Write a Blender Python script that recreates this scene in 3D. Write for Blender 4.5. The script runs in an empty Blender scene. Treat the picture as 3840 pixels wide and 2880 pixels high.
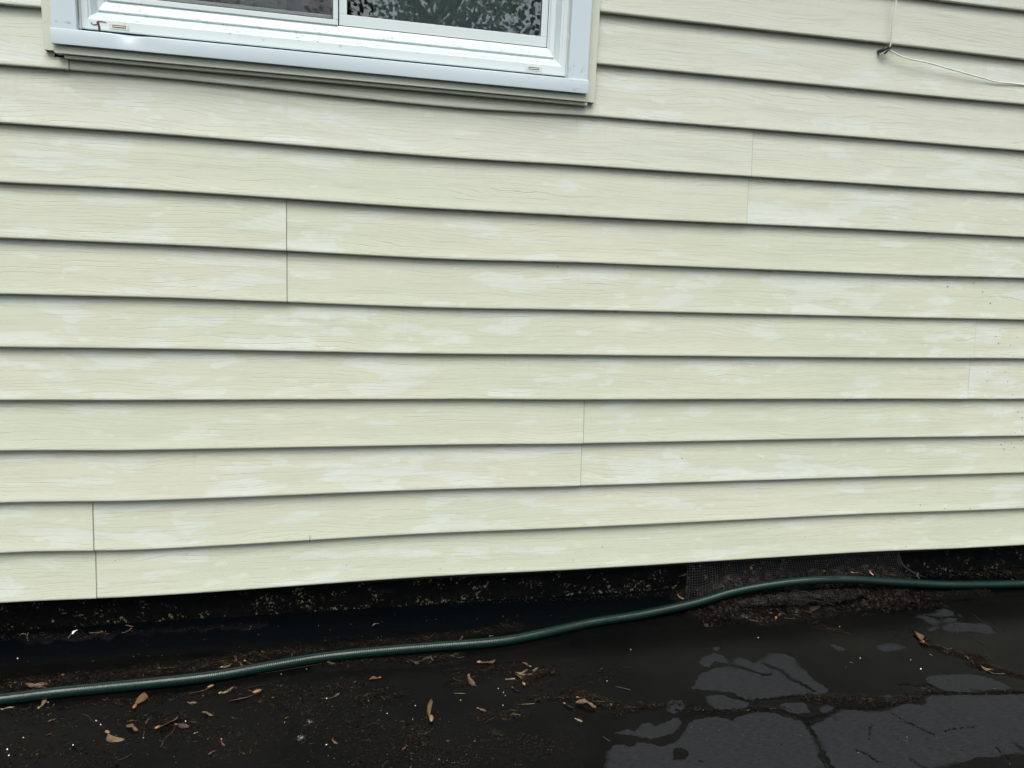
import bpy, math, random
import numpy as np
from mathutils import Vector, Matrix, noise as mnoise

R = math.radians
rng = np.random.default_rng(7)
random.seed(7)
S = bpy.context.scene
COL = S.collection

# ------------------------------------------------------------------ camera, sky, sun, exposure
CAM_P = np.array([0.0, -1.8201, 0.8551])
F_PX, YAW, PITCH, ROLL = 2884.57, 0.23088, 0.18676, 0.04496      # focal length in pixels of a 3840 px wide picture
cy_, sy_ = math.cos(YAW), math.sin(YAW)
fw = np.array([sy_*math.cos(PITCH), cy_*math.cos(PITCH), -math.sin(PITCH)])
r0 = np.array([cy_, -sy_, 0.0]); u0 = np.cross(r0, fw)
rt = math.cos(ROLL)*r0 + math.sin(ROLL)*u0
up = -math.sin(ROLL)*r0 + math.cos(ROLL)*u0
cam = bpy.data.cameras.new('camera')
cam.sensor_width = 36.0; cam.lens = 36.0*F_PX/3840; cam.clip_start = 0.05; cam.clip_end = 500
co = bpy.data.objects.new('camera', cam); COL.objects.link(co)
M = Matrix(((rt[0], up[0], -fw[0], CAM_P[0]), (rt[1], up[1], -fw[1], CAM_P[1]), (rt[2], up[2], -fw[2], CAM_P[2]), (0, 0, 0, 1)))
co.matrix_world = M
S.camera = co

SUN_EL, SUN_AZ = R(64), R(196)      # azimuth clockwise from +Y (north); the wall faces -Y
w = bpy.data.worlds.new("World"); S.world = w; w.use_nodes = True
nt = w.node_tree
bg = nt.nodes['Background']; sk = nt.nodes.new('ShaderNodeTexSky')
sk.sky_type = 'NISHITA'; sk.sun_disc = False
sk.sun_elevation = SUN_EL; sk.sun_rotation = SUN_AZ
sk.air_density = 1.0; sk.dust_density = 4.5; sk.ozone_density = 1.0
hs = nt.nodes.new('ShaderNodeHueSaturation'); hs.inputs['Saturation'].default_value = 0.5      # rain cloud veils the blue
nt.links.new(sk.outputs[0], hs.inputs['Color']); nt.links.new(hs.outputs[0], bg.inputs[0]); bg.inputs[1].default_value = 0.10
sl = bpy.data.lights.new('sun', 'SUN'); sl.energy = 1.7; sl.angle = R(54); sl.color = (1.0, 0.97, 0.89)
so = bpy.data.objects.new('sun', sl); COL.objects.link(so)
dv = Vector((math.sin(SUN_AZ)*math.cos(SUN_EL), math.cos(SUN_AZ)*math.cos(SUN_EL), math.sin(SUN_EL)))
so.rotation_euler = dv.to_track_quat('Z', 'Y').to_euler()
S.view_settings.view_transform = 'Standard'; S.view_settings.look = 'None'
S.view_settings.gamma = 1.0; S.view_settings.exposure = 1.0
S.render.engine = 'CYCLES'

# ------------------------------------------------------------------ helpers
def ray(x, y):
    return fw + rt*(x-1920)/F_PX + up*(1440-y)/F_PX
def on_y(x, y, Y):
    d = ray(x, y); t = (Y-CAM_P[1])/d[1]; return CAM_P + t*d
def on_z(x, y, Z):
    d = ray(x, y); t = (Z-CAM_P[2])/d[2]; return CAM_P + t*d
def ground_z(X, Y):
    """asphalt level: flat, with a coved membrane rising to the foundation"""
    t = np.clip((Y+0.065)/0.095, 0, 1); s = t*t*(3-2*t)
    z = -0.128 + 0.040*(0.55*s+0.45*t) - 0.010*np.clip(-0.07-Y, 0, 6)
    return z
def on_ground(x, y, lift=0.0):
    z = -0.12
    for _ in range(8):
        q = on_z(x, y, z+lift); z = 0.5*z + 0.5*float(ground_z(q[0], q[1]))
    q = on_z(x, y, z+lift)
    return np.array([q[0], q[1], float(ground_z(q[0], q[1]))+lift])

def tag(o, label=None, cat=None, group=None, kind=None):
    if label: o['label'] = label
    if cat: o['category'] = cat
    if group: o['group'] = group
    if kind: o['kind'] = kind
    return o
def empty(name, loc=(0, 0, 0), parent=None):
    o = bpy.data.objects.new(name, None); COL.objects.link(o); o.location = loc
    o.empty_display_size = 0.02
    if parent: o.parent = parent
    return o
def link(name, me, parent=None):
    o = bpy.data.objects.new(name, me); COL.objects.link(o)
    if parent: o.parent = parent
    return o
class MB:
    """collects vertices and faces into one mesh"""
    def __init__(s): s.v = []; s.f = []; s.n = 0; s.a = {}; s.mi = []
    def add(s, v, f, /, **attrs):
        v = np.asarray(v, float)
        s.v.append(v); s.f += [tuple(int(i)+s.n for i in q) for q in f]
        for k, val in attrs.items():
            s.a.setdefault(k, []).append(np.broadcast_to(np.asarray(val, float), (len(v),)))
        s.n += len(v)
    def box(s, a, b, **k):
        x0, y0, z0 = a; x1, y1, z1 = b
        v = [(x0,y0,z0),(x1,y0,z0),(x1,y1,z0),(x0,y1,z0),(x0,y0,z1),(x1,y0,z1),(x1,y1,z1),(x0,y1,z1)]
        s.add(v, [(0,3,2,1),(4,5,6,7),(0,1,5,4),(1,2,6,5),(2,3,7,6),(3,0,4,7)], **k)
    def tube(s, pts, rad, sides=8, cap=True, **k):
        pts = np.asarray(pts, float); n = len(pts)
        rad = np.broadcast_to(np.asarray(rad, float), (n,))
        tan = np.gradient(pts, axis=0); tan /= np.linalg.norm(tan, axis=1)[:, None]+1e-12
        ref = np.array([0, 0, 1.0]) if abs(tan[0][2]) < 0.9 else np.array([1.0, 0, 0])
        A = np.cross(np.broadcast_to(ref, tan.shape), tan); A /= np.linalg.norm(A, axis=1)[:, None]+1e-12
        B = np.cross(tan, A)
        th = np.arange(sides)*2*math.pi/sides
        V = pts[:, None, :] + rad[:, None, None]*(np.cos(th)[None, :, None]*A[:, None, :] + np.sin(th)[None, :, None]*B[:, None, :])
        f = []
        for i in range(n-1):
            for j in range(sides):
                j2 = (j+1) % sides
                f.append((i*sides+j, i*sides+j2, (i+1)*sides+j2, (i+1)*sides+j))
        if cap:
            f.append(tuple(range(sides-1, -1, -1))); f.append(tuple((n-1)*sides+j for j in range(sides)))
        kk = {q: (np.repeat(np.asarray(val), sides) if np.ndim(val) else val) for q, val in k.items()}
        s.add(V.reshape(-1, 3), f, **kk)
    def grid(s, P, flip=False, **k):
        P = np.asarray(P, float); n, m = P.shape[:2]
        idx = np.arange(n*m).reshape(n, m)
        q = np.stack([idx[:-1, :-1], idx[:-1, 1:], idx[1:, 1:], idx[1:, :-1]], -1).reshape(-1, 4)
        if flip: q = q[:, ::-1]
        s.add(P.reshape(-1, 3), q.tolist(), **k)
    def build(s, name, mat, parent=None, smooth=False, origin=None):
        me = bpy.data.meshes.new(name)
        V = np.concatenate(s.v)
        if origin is not None: V = V - np.asarray(origin)
        me.from_pydata(V.tolist(), [], s.f)
        for k, l in s.a.items():
            at = me.attributes.new(k, 'FLOAT', 'POINT'); at.data.foreach_set('value', np.concatenate(l).astype(np.float32))
        if smooth: me.polygons.foreach_set('use_smooth', [True]*len(me.polygons))
        for m_ in (mat if isinstance(mat, (list, tuple)) else [mat]): me.materials.append(m_)
        me.update()
        o = link(name, me, parent)
        if origin is not None: o.location = origin
        return o

# ---- materials
class NT:
    def __init__(s, name):
        s.m = bpy.data.materials.new(name); s.m.use_nodes = True; s.t = s.m.node_tree
        s.b = s.t.nodes['Principled BSDF']; s.out = s.t.nodes['Material Output']
    def n(s, typ, **k):
        q = s.t.nodes.new(typ)
        for a, v in k.items(): setattr(q, a, v)
        return q
    def l(s, a, b): s.t.links.new(a, b)
    def put(s, sock, v):
        if hasattr(v, 'is_output') or isinstance(v, bpy.types.NodeSocket): s.l(v, sock)
        else: sock.default_value = v
    def math(s, op, a, b=None, c=None, clamp=False):
        q = s.n('ShaderNodeMath', operation=op); q.use_clamp = clamp
        s.put(q.inputs[0], a)
        if b is not None: s.put(q.inputs[1], b)
        if c is not None: s.put(q.inputs[2], c)
        return q.outputs[0]
    def noise(s, vec, scale=1.0, detail=2.0, rough=0.5, dist=0.0):
        q = s.n('ShaderNodeTexNoise'); s.l(vec, q.inputs['Vector'])
        q.inputs['Scale'].default_value = scale; q.inputs['Detail'].default_value = detail
        q.inputs['Roughness'].default_value = rough; q.inputs['Distortion'].default_value = dist
        return q.outputs['Fac']
    def mapr(s, v, a, b, c=0.0, d=1.0, smooth=True):
        q = s.n('ShaderNodeMapRange'); q.interpolation_type = 'SMOOTHSTEP' if smooth else 'LINEAR'
        s.l(v, q.inputs[0]); q.inputs[1].default_value = a; q.inputs[2].default_value = b
        q.inputs[3].default_value = c; q.inputs[4].default_value = d
        return q.outputs[0]
    def mix(s, fac, a, b):
        q = s.n('ShaderNodeMix', data_type='RGBA'); s.put(q.inputs[0], fac)
        for sock, v in ((q.inputs[6], a), (q.inputs[7], b)):
            if isinstance(v, tuple): sock.default_value = (*v, 1) if len(v) == 3 else v
            else: s.l(v, sock)
        return q.outputs[2]
    def xyz(s, x, y, z):
        q = s.n('ShaderNodeCombineXYZ'); s.put(q.inputs[0], x); s.put(q.inputs[1], y); s.put(q.inputs[2], z); return q.outputs[0]
    def pos(s, obj=True):
        c = s.n('ShaderNodeTexCoord'); q = s.n('ShaderNodeSeparateXYZ'); s.l(c.outputs['Object'], q.inputs[0])
        return c.outputs['Object'], q.outputs[0], q.outputs[1], q.outputs[2]
    def attr(s, name):
        q = s.n('ShaderNodeAttribute'); q.attribute_name = name; return q.outputs['Fac']
    def bump(s, h, strength=0.5, dist=0.001, prev=None):
        q = s.n('ShaderNodeBump'); q.inputs['Strength'].default_value = strength; q.inputs['Distance'].default_value = dist
        s.l(h, q.inputs['Height'])
        if prev: s.l(prev, q.inputs['Normal'])
        return q.outputs[0]
    def base(s, c): s.put(s.b.inputs['Base Color'], (*c, 1) if isinstance(c, tuple) and len(c) == 3 else c)
    def rough(s, v): s.put(s.b.inputs['Roughness'], v)
    def nrm(s, v): s.l(v, s.b.inputs['Normal'])

def simple(name, c, rough=0.5, var=0.0, scale=60, bump=0.0, spec=None):
    n = NT(name); P, X, Y, Z = n.pos()
    if var or bump:
        f = n.noise(P, scale, 3, 0.6)
        if var: n.base(n.mix(f, tuple(q*(1-var) for q in c), tuple(min(1, q*(1+var)) for q in c)))
        else: n.base(c)
        if bump: n.nrm(n.bump(f, bump, 0.001))
    else: n.base(c)
    n.rough(rough)
    if spec is not None: n.b.inputs['Specular IOR Level'].default_value = spec
    return n.m

def siding_material():
    n = NT('vinyl siding'); P, X, Y, Z = n.pos()
    sd = n.attr('seed'); h = n.attr('height')          # panel number, height inside the course in metres
    ax = n.math('ADD', X, n.math('MULTIPLY', sd, 7.31))
    # embossed grain: contour lines of a stretched field, so they wander and close like cathedral grain
    vlow = n.xyz(n.math('MULTIPLY', ax, 3.4), n.math('MULTIPLY', h, 13.0), sd)
    low = n.noise(vlow, 1.0, 1.5, 0.5)
    vjit = n.xyz(n.math('MULTIPLY', ax, 19.0), n.math('MULTIPLY', h, 34.0), sd)
    jit = n.noise(vjit, 1.0, 3.0, 0.55)
    fld = n.math('ADD', n.math('MULTIPLY', h, 128.0), n.math('ADD', n.math('MULTIPLY', low, 7.0), n.math('MULTIPLY', jit, 0.7)))
    def lines(field, w_):
        fr = n.math('FRACT', field); d = n.math('ABSOLUTE', n.math('SUBTRACT', fr, 0.5))
        return n.mapr(d, 0.0, w_, 1.0, 0.0)
    l1 = lines(fld, 0.075)
    mk = n.noise(n.xyz(n.math('MULTIPLY', ax, 5.0), n.math('MULTIPLY', h, 95.0), sd), 1.0, 2.0, 0.5)
    l1 = n.math('MULTIPLY', l1, n.mapr(mk, 0.42, 0.50))
    l2 = lines(n.math('MULTIPLY', fld, 2.37), 0.11)
    mk2 = n.noise(n.xyz(n.math('MULTIPLY', ax, 7.0), n.math('MULTIPLY', h, 140.0), n.math('ADD', sd, 4.0)), 1.0, 2.0, 0.5)
    l2 = n.math('MULTIPLY', l2, n.mapr(mk2, 0.50, 0.60))
    ln = n.math('MAXIMUM', l1, n.math('MULTIPLY', l2, 0.80))
    fine = n.noise(n.xyz(n.math('MULTIPLY', ax, 45.0), n.math('MULTIPLY', h, 800.0), sd), 1.0, 2.0, 0.6)
    # colours: faded cream, greener algae film, chalky washed patches with fairly clear ragged outlines
    big = n.noise(n.xyz(n.math('MULTIPLY', ax, 1.3), n.math('MULTIPLY', h, 3.0), n.math('MULTIPLY', sd, 3.1)), 1.0, 2.0, 0.5)
    c = n.mix(n.mapr(big, 0.36, 0.64), (0.570, 0.588, 0.480), (0.532, 0.578, 0.458))
    c = n.mix(n.mapr(n.math('ADD', Z, n.math('MULTIPLY', big, 0.3)), 0.95, 1.35, 0.0, 0.55), c, (0.585, 0.615, 0.530))
    wob = n.noise(n.xyz(n.math('MULTIPLY', ax, 26.0), n.math('MULTIPLY', h, 75.0), sd), 1.0, 3.0, 0.65)
    wob2 = n.noise(n.xyz(n.math('MULTIPLY', ax, 60.0), n.math('MULTIPLY', h, 60.0), sd), 1.0, 1.0, 0.5)
    wb = n.math('ADD', n.math('MULTIPLY', wob, 0.16), n.math('MULTIPLY', wob2, 0.05))
    area = n.noise(n.xyz(n.math('MULTIPLY', ax, 0.9), n.math('MULTIPLY', Z, 2.6), 3.0), 1.0, 1.0, 0.5)
    where = n.math('ADD', n.math('MULTIPLY', n.math('SUBTRACT', area, 0.5), 0.30), n.mapr(Z, 1.05, 0.75, -0.02, 0.02))
    board = n.noise(n.xyz(n.math('MULTIPLY', sd, 5.7), n.math('MULTIPLY', X, 0.5), 0.0), 1.0, 0.0, 0.5)
    where = n.math('ADD', where, n.math('MULTIPLY', n.math('SUBTRACT', board, 0.52), 0.26))
    pz = n.noise(n.xyz(n.math('MULTIPLY', ax, 6.0), n.math('MULTIPLY', h, 25.0), n.math('ADD', n.math('MULTIPLY', sd, 2.3), 9.0)), 1.0, 2.0, 0.45)
    pz = n.math('ADD', n.math('ADD', pz, wb), where)
    pale = n.math('ADD', n.math('MULTIPLY', n.mapr(pz, 0.688, 0.706), 0.60), n.math('MULTIPLY', n.mapr(pz, 0.62, 0.80), 0.40))
    c = n.mix(n.math('MULTIPLY', pale, 0.56), c, (0.610, 0.675, 0.635))
    pz2 = n.noise(n.xyz(n.math('MULTIPLY', ax, 15.0), n.math('MULTIPLY', h, 40.0), n.math('ADD', sd, 21.0)), 1.0, 1.5, 0.5)
    pale2 = n.mapr(n.math('ADD', n.math('ADD', pz2, n.math('MULTIPLY', wb, 0.5)), where), 0.738, 0.758)
    c = n.mix(n.math('MULTIPLY', pale2, 0.42), c, (0.630, 0.690, 0.640))
    bei = n.noise(n.xyz(n.math('MULTIPLY', ax, 5.0), n.math('MULTIPLY', h, 14.0), n.math('ADD', sd, 33.0)), 1.0, 2.0, 0.5)
    c = n.mix(n.math('MULTIPLY', n.mapr(n.math('ADD', bei, n.math('MULTIPLY', wb, 0.6)), 0.72, 0.76), 0.15), c, (0.565, 0.555, 0.445))
    # grime runs under some laps
    run = n.noise(n.xyz(n.math('MULTIPLY', ax, 55.0), n.math('MULTIPLY', h, 5.0), sd), 1.0, 2.0, 0.6)
    c = n.mix(n.math('MULTIPLY', n.mapr(run, 0.60, 0.78), n.mapr(h, 0.03, 0.115, 0.0, 0.16)), c, (0.36, 0.36, 0.27))
    spl = n.mapr(n.noise(P, 420.0, 2, 0.5), 0.67, 0.73)
    c = n.mix(n.math('MULTIPLY', spl, n.mapr(Z, 0.22, 0.0, 0.0, 0.5)), c, (0.15, 0.14, 0.10))
    c = n.mix(n.math('MULTIPLY', ln, 0.37), c, (0.24, 0.25, 0.19))
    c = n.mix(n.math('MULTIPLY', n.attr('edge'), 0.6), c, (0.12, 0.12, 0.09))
    c = n.mix(n.math('MULTIPLY', n.mapr(fine, 0.5, 0.75), 0.13), c, (0.3, 0.3, 0.22))
    n.base(c)
    hh = n.math('SUBTRACT', n.math('MULTIPLY', fine, 0.35), ln)
    n.nrm(n.bump(hh, 0.55, 0.0006))
    n.rough(0.42); n.b.inputs['Specular IOR Level'].default_value = 0.35
    return n.m

def ground_material():
    n = NT('wet tarred asphalt'); P, X, Y, Z = n.pos()
    sdf = n.attr('dry')          # signed distance to the outline of the bare patches, metres, + inside
    dirt = n.attr('dirt'); crack = n.attr('crack'); cove = n.attr('cove')
    wj = n.noise(n.xyz(n.math('MULTIPLY', X, 1.0), n.math('MULTIPLY', Y, 1.0), 0.0), 85.0, 5, 0.68)
    e = n.math('ADD', sdf, n.math('MULTIPLY', n.math('SUBTRACT', wj, 0.5), 0.017))
    sw = n.mapr(n.noise(P, 9.0, 2, 0.5), 0.50, 0.66, 0.0010, 0.0080)
    dry = n.math('ADD', n.math('MULTIPLY', n.math('DIVIDE', e, sw), 0.5), 0.5, clamp=True)
    fine = n.noise(P, 900.0, 3, 0.7); mid = n.noise(P, 90.0, 4, 0.6); lowf = n.noise(P, 5.0, 3, 0.5)
    streak = n.noise(n.xyz(n.math('MULTIPLY', X, 60.0), n.math('MULTIPLY', Y, 330.0), 0.0), 1.0, 3, 0.6)
    wet = n.mix(n.mapr(lowf, 0.35, 0.65), (0.0020, 0.0022, 0.0022), (0.0036, 0.0035, 0.0034))
    wet = n.mix(n.math('MULTIPLY', dirt, n.mapr(mid, 0.42, 0.6)), wet, (0.0060, 0.0050, 0.0043))
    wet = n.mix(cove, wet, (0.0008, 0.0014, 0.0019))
    dc = n.mix(n.mapr(streak, 0.35, 0.7), (0.0105, 0.0122, 0.0142), (0.0190, 0.0210, 0.0236))
    speck = n.mapr(fine, 0.66, 0.72)
    flk = n.mapr(n.noise(n.xyz(n.math('MULTIPLY', X, 210.0), n.math('MULTIPLY', Y, 420.0), 0.0), 1.0, 3, 0.7), 0.56, 0.72)
    dc = n.mix(n.math('MULTIPLY', flk, n.mapr(X, 0.95, 0.45, 0.15, 0.7)), dc, (0.050, 0.050, 0.052))
    dc = n.mix(n.math('MULTIPLY', speck, 0.5), dc, (0.09, 0.092, 0.094))
    dc = n.mix(n.math('MULTIPLY', n.mapr(lowf, 0.4, 0.7), 0.35), dc, (0.016, 0.017, 0.018))
    col = n.mix(dry, wet, dc)
    col = n.mix(n.math('MULTIPLY', crack, 0.85), col, (0.003, 0.003, 0.003))
    n.base(col)
    rw = n.math('ADD', 0.22, n.math('MULTIPLY', dirt, 0.30))
    rr = n.math('ADD', n.math('MULTIPLY', dry, 0.55), n.math('MULTIPLY', n.math('SUBTRACT', 1.0, dry), rw))
    n.rough(rr)
    n.b.inputs['IOR'].default_value = 1.12; n.b.inputs['Specular IOR Level'].default_value = 0.5
    hgt = n.math('ADD', n.math('MULTIPLY', mid, n.math('ADD', 0.25, n.math('MULTIPLY', dirt, 1.6))), n.math('MULTIPLY', fine, n.math('ADD', 0.05, n.math('ADD', n.math('MULTIPLY', dry, 0.25), n.math('MULTIPLY', dirt, 0.5)))))
    hgt = n.math('ADD', hgt, n.math('MULTIPLY', streak, 0.18))
    n.nrm(n.bump(hgt, 0.5, 0.0012))
    return n.m

def foundation_material():
    n = NT('tar coated block'); P, X, Y, Z = n.pos()
    a = n.noise(P, 28.0, 4, 0.65); b = n.noise(P, 140.0, 4, 0.7); l = n.noise(n.xyz(n.math('MULTIPLY', X, 5.0), 0.0, n.math('MULTIPLY', Z, 18.0)), 1.0, 2, 0.5)
    band = n.mapr(Z, -0.100, -0.060, 1.0, 0.0)
    m = n.math('MULTIPLY', n.mapr(b, 0.56, 0.61), n.mapr(n.math('ADD', a, n.math('ADD', n.math('MULTIPLY', band, 0.08), n.math('MULTIPLY', n.math('SUBTRACT', l, 0.5), 0.3))), 0.53, 0.60))
    c = n.mix(a, (0.0008, 0.0013, 0.0015), (0.0036, 0.0040, 0.0032))
    c = n.mix(m, c, n.mix(l, (0.13, 0.13, 0.11), (0.075, 0.08, 0.045)))
    n.base(c); n.rough(n.mapr(b, 0.3, 0.7, 0.30, 0.7)); n.b.inputs['IOR'].default_value = 1.15
    n.nrm(n.bump(n.math('ADD', a, n.math('MULTIPLY', b, 0.5)), 0.8, 0.004))
    return n.m

def tint_material(name, stops, rough=0.5, bump=0.0):
    """colour by a per-piece attribute: different dead leaves and chips really have different colours"""
    n = NT(name); t = n.attr('tint'); P, X, Y, Z = n.pos()
    r = n.n('ShaderNodeValToRGB'); n.l(t, r.inputs[0]); el = r.color_ramp.elements
    while len(el) < len(stops): el.new(0.5)
    for e_, (p_, c_) in zip(el, stops): e_.position = p_; e_.color = (*c_, 1)
    f = n.noise(P, 400.0, 3, 0.6)
    n.base(n.mix(n.mapr(f, 0.3, 0.7, 0.0, 0.45), r.outputs[0], (0.02, 0.015, 0.01)))
    n.rough(rough); n.b.inputs['Specular IOR Level'].default_value = 0.11
    if bump: n.nrm(n.bump(f, bump, 0.0008))
    return n.m

def seed_material(name, c1, c2):
    """maple key: papery wing with fine dark veins fanning along it"""
    n = NT(name); P, X, Y, Z = n.pos(); u = n.attr('u'); v = n.attr('v')
    vn = n.noise(n.xyz(n.math('MULTIPLY', u, 4.0), n.math('MULTIPLY', v, 22.0), 0.0), 1.0, 3, 0.6)
    blot = n.noise(P, 120.0, 3, 0.6)
    c = n.mix(n.mapr(blot, 0.35, 0.65), c1, c2)
    c = n.mix(n.math('MULTIPLY', n.mapr(vn, 0.48, 0.6), n.math('ADD', n.math('MULTIPLY', v, 0.7), 0.2)), c, tuple(q*0.12 for q in c2))
    n.base(c); n.rough(0.5); n.nrm(n.bump(vn, 0.6, 0.0006))
    return n.m

M_SIDING = siding_material(); M_GROUND = ground_material(); M_FOUND = foundation_material()
M_TRIM = simple('beige trim', (0.57, 0.61, 0.505), 0.38, 0.03, 14)
M_CASE = simple('white aluminium wrap', (0.55, 0.65, 0.69), 0.30, 0.03, 9, 0.04)
M_VINYL = simple('white window vinyl', (0.64, 0.725, 0.73), 0.32, 0.02, 12)
M_CAULK = simple('dirty caulk', (0.55, 0.58, 0.54), 0.6, 0.15, 220, 0.4)
M_SLOT = simple('beige slot cap', (0.62, 0.63, 0.56), 0.5)
M_DARK = simple('dark gap', (0.008, 0.008, 0.008), 0.8)
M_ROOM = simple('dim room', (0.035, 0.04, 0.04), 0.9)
M_CURTAIN = simple('teal grey curtain', (0.20, 0.25, 0.245), 0.9, 0.1, 20)
M_BLACK = simple('black gasket', (0.01, 0.01, 0.01), 0.5)
M_SEALROOF = simple('roof felt', (0.05, 0.05, 0.05), 0.9, 0.2, 30)

# ------------------------------------------------------------------ the house wall
house = empty('house', (0.6, 0.03, -0.1))
tag(house, 'house wall of pale cream green siding with a white window above a black base', 'house')
house_inv = Vector((-0.6, -0.03, 0.1))
def hp(o):      # put a part with world-space mesh under the house Empty
    o.parent = house; o.location = Vector(o.location) + house_inv; return o

WX = [-0.690, -0.432, 0.279, 0.617, 1.483, 1.913]
WZ = [[-.0032,-.0008,.0026,.0046,.004,.003,.0022,.0019,.0012,.0022,.0011,-.0024],
 [-.0075,-.0084,-.0022,.0009,.003,.0029,.0029,.0016,.0022,.0019,.0028],
 [.0023,.0013,.0034,.0015,.0031,-.0021,-.005,-.0067,-.0056,-.0062,-.0085],
 [-.0003,.0004,.0014,-.0015,.0007,-.0014,-.0025,-.0028,-.0054,-.0037,-.0026],
 [.0042,.0045,.0021,.0005,-.0001,-.001,-.0016,-.0029,-.0004,-.001,.0005,.0014,.0022],
 [-.0011,.0012,.0013,-.0007,-.0023,.001,-.0001,.0011,.0008,.0021,.0013,.0044,.0017,.0054]]
def wave(k, X):
    """how far lip k of the old siding sags or rises at X (the courses are not quite straight)"""
    vals = [c[min(k, len(c)-1)] for c in WZ]
    if k > 10: vals = [v*(0.9 if len(c) > k else 0.6) for v, c in zip(vals, WZ)]
    # smooth (cosine) interpolation, fading to zero away from the measured span
    xs = [-1.6]+WX+[3.0]; vs = [0]+vals+[0]
    t = np.interp(X, xs, range(len(xs))); i = np.clip(np.floor(t).astype(int), 0, len(xs)-2); f = t-i; f = f*f*(3-2*f)
    vs = np.array(vs); return vs[i]*(1-f)+vs[i+1]*f
E_PAIR, E_LOW = 0.23, 0.1165
def lip_z(k): return (k//2)*E_PAIR + (k % 2)*E_LOW
SEAM = {0: -.5363, 1: .6215, 2: 1.7739, 3: -.1062, 4: 1.0211, 5: -.5283, 6: 2.4}
N_COURSE = 22
WIN_X0, WIN_X1, WIN_Z0 = -0.5530, 0.5735, 1.170      # hole the siding leaves for the window
WIN_Z1 = 2.12
sid = MB()
def course_strip(k, xa, xb, dy, seed, ztop_clip=None, end=False, gx0=None):
    n = max(2, int((xb-xa)/0.02)+1); X = np.linspace(xa, xb, n); ed = np.zeros(n)
    if gx0 is not None:
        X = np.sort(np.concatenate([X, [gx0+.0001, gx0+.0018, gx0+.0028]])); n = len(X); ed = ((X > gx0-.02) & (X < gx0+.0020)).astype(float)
    z0 = lip_z(k)+wave(k, X); z1 = lip_z(k+1)+wave(k+1, X)
    wob = np.array([mnoise.noise((x*1.9, k*3.7, seed))*0.0011 for x in X])
    prof = [(.0135, .0010), (.0042, .0002), (.0016, .0005), (.0004, .0014), (.0002, .0045), (.0010, .0090), (.0027, .018), (.0053, .042), (.0082, .070), (.0114, .098), (.0135, .1165+.004)]
    rows = []; hs = []
    for (py, pz) in prof:
        f = pz/.1205
        zz = z0 + (pz if pz < .012 else 0)
        if pz >= .012: zz = z0 + .012 + (z1+.004-z0-.012)*((pz-.012)/(.1205-.012))
        yy = py + dy + wob*min(1, f*3+.3)
        if ztop_clip is not None: zz = np.minimum(zz, ztop_clip)
        rows.append(np.stack([X, np.broadcast_to(yy, X.shape), zz], -1)); hs.append(np.full(n, pz))
    P = np.stack(rows, 0)
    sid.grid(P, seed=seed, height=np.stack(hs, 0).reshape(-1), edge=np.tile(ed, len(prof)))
    if end:         # cut end of the overlapping panel: shows its thickness
        A = P[:, -1]; B = A + np.array([0, .0026, 0])
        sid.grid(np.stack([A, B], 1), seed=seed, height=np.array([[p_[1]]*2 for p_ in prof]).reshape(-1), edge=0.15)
XL, XR = -3.6, 6.4
for k in range(N_COURSE):
    sm = SEAM.get(k//2, [-1.5, 1.9, 0.9, 2.7, -0.4][(k//2) % 5]); spans = [[XL, XR]]
    cut = [sm-3.66, sm, sm+3.66]
    edges = [XL]+[c_ for c_ in cut if XL < c_ < XR]+[XR]
    for i in range(len(edges)-1):
        a, b = edges[i], edges[i+1]
        last = i == len(edges)-2
        dy = -0.0020*(len(edges)-2-i) + 0.0020      # left panel laps over the right one
        seed = (k//2)*3.0 + i*1.7 + (k % 2)*0.53
        b2 = b if last else b
        a2 = a if i == 0 else a-0.012
        segs = [(a2, b2)]
        if lip_z(k+1) > WIN_Z0 and lip_z(k) < WIN_Z1:
            segs = []
            if a2 < WIN_X0: segs.append((a2, min(b2, WIN_X0), None))
            if b2 > WIN_X1: segs.append((max(a2, WIN_X1), b2, None))
            if lip_z(k) < WIN_Z0 and b2 > WIN_X0 and a2 < WIN_X1:
                segs.append((max(a2, WIN_X0), min(b2, WIN_X1), WIN_Z0+.006))
        for sg in segs:
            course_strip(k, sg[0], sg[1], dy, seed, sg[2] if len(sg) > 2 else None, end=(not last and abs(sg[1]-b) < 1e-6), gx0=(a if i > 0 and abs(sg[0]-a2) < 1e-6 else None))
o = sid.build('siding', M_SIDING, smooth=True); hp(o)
# sheathing behind the siding, foundation
bk = MB()
ZT = lip_z(N_COURSE)
bk.box((XL, .020, -.012), (WIN_X0-.004, .16, ZT)); bk.box((WIN_X1+.004, .020, -.012), (XR, .16, ZT))
bk.box((WIN_X0-.004, .020, -.012), (WIN_X1+.004, .16, WIN_Z0+.02)); bk.box((WIN_X0-.004, .020, WIN_Z1), (WIN_X1+.004, .16, ZT))
hp(bk.build('sheathing', M_DARK))
fd = MB(); nx, nz = 900, 26
fx = np.linspace(XL, XR, nx); fz = np.linspace(-.60, -.0125, nz); fz[3:] = np.linspace(-.12, -.0125, nz-3)
Yf = np.array([[0.031 + 0.0035*mnoise.fractal(Vector((x*9, z*14, 0)), 1.0, 2.0, 4) + 0.003*(abs(((x+0.12) % 0.41)-0.205) > 0.200) for x in fx] for z in fz])
fd.grid(np.stack([np.broadcast_to(fx[None, :], (nz, nx)), Yf, np.broadcast_to(fz[:, None], (nz, nx))], -1))
hp(fd.build('foundation', M_FOUND, smooth=True))
rf = MB(); rf.box((XL-.1, -.42, ZT), (XR+.1, .4, ZT+.02)); rf.box((XL-.1, -.44, ZT-.02), (XR+.1, -.421, ZT+.16))
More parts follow.
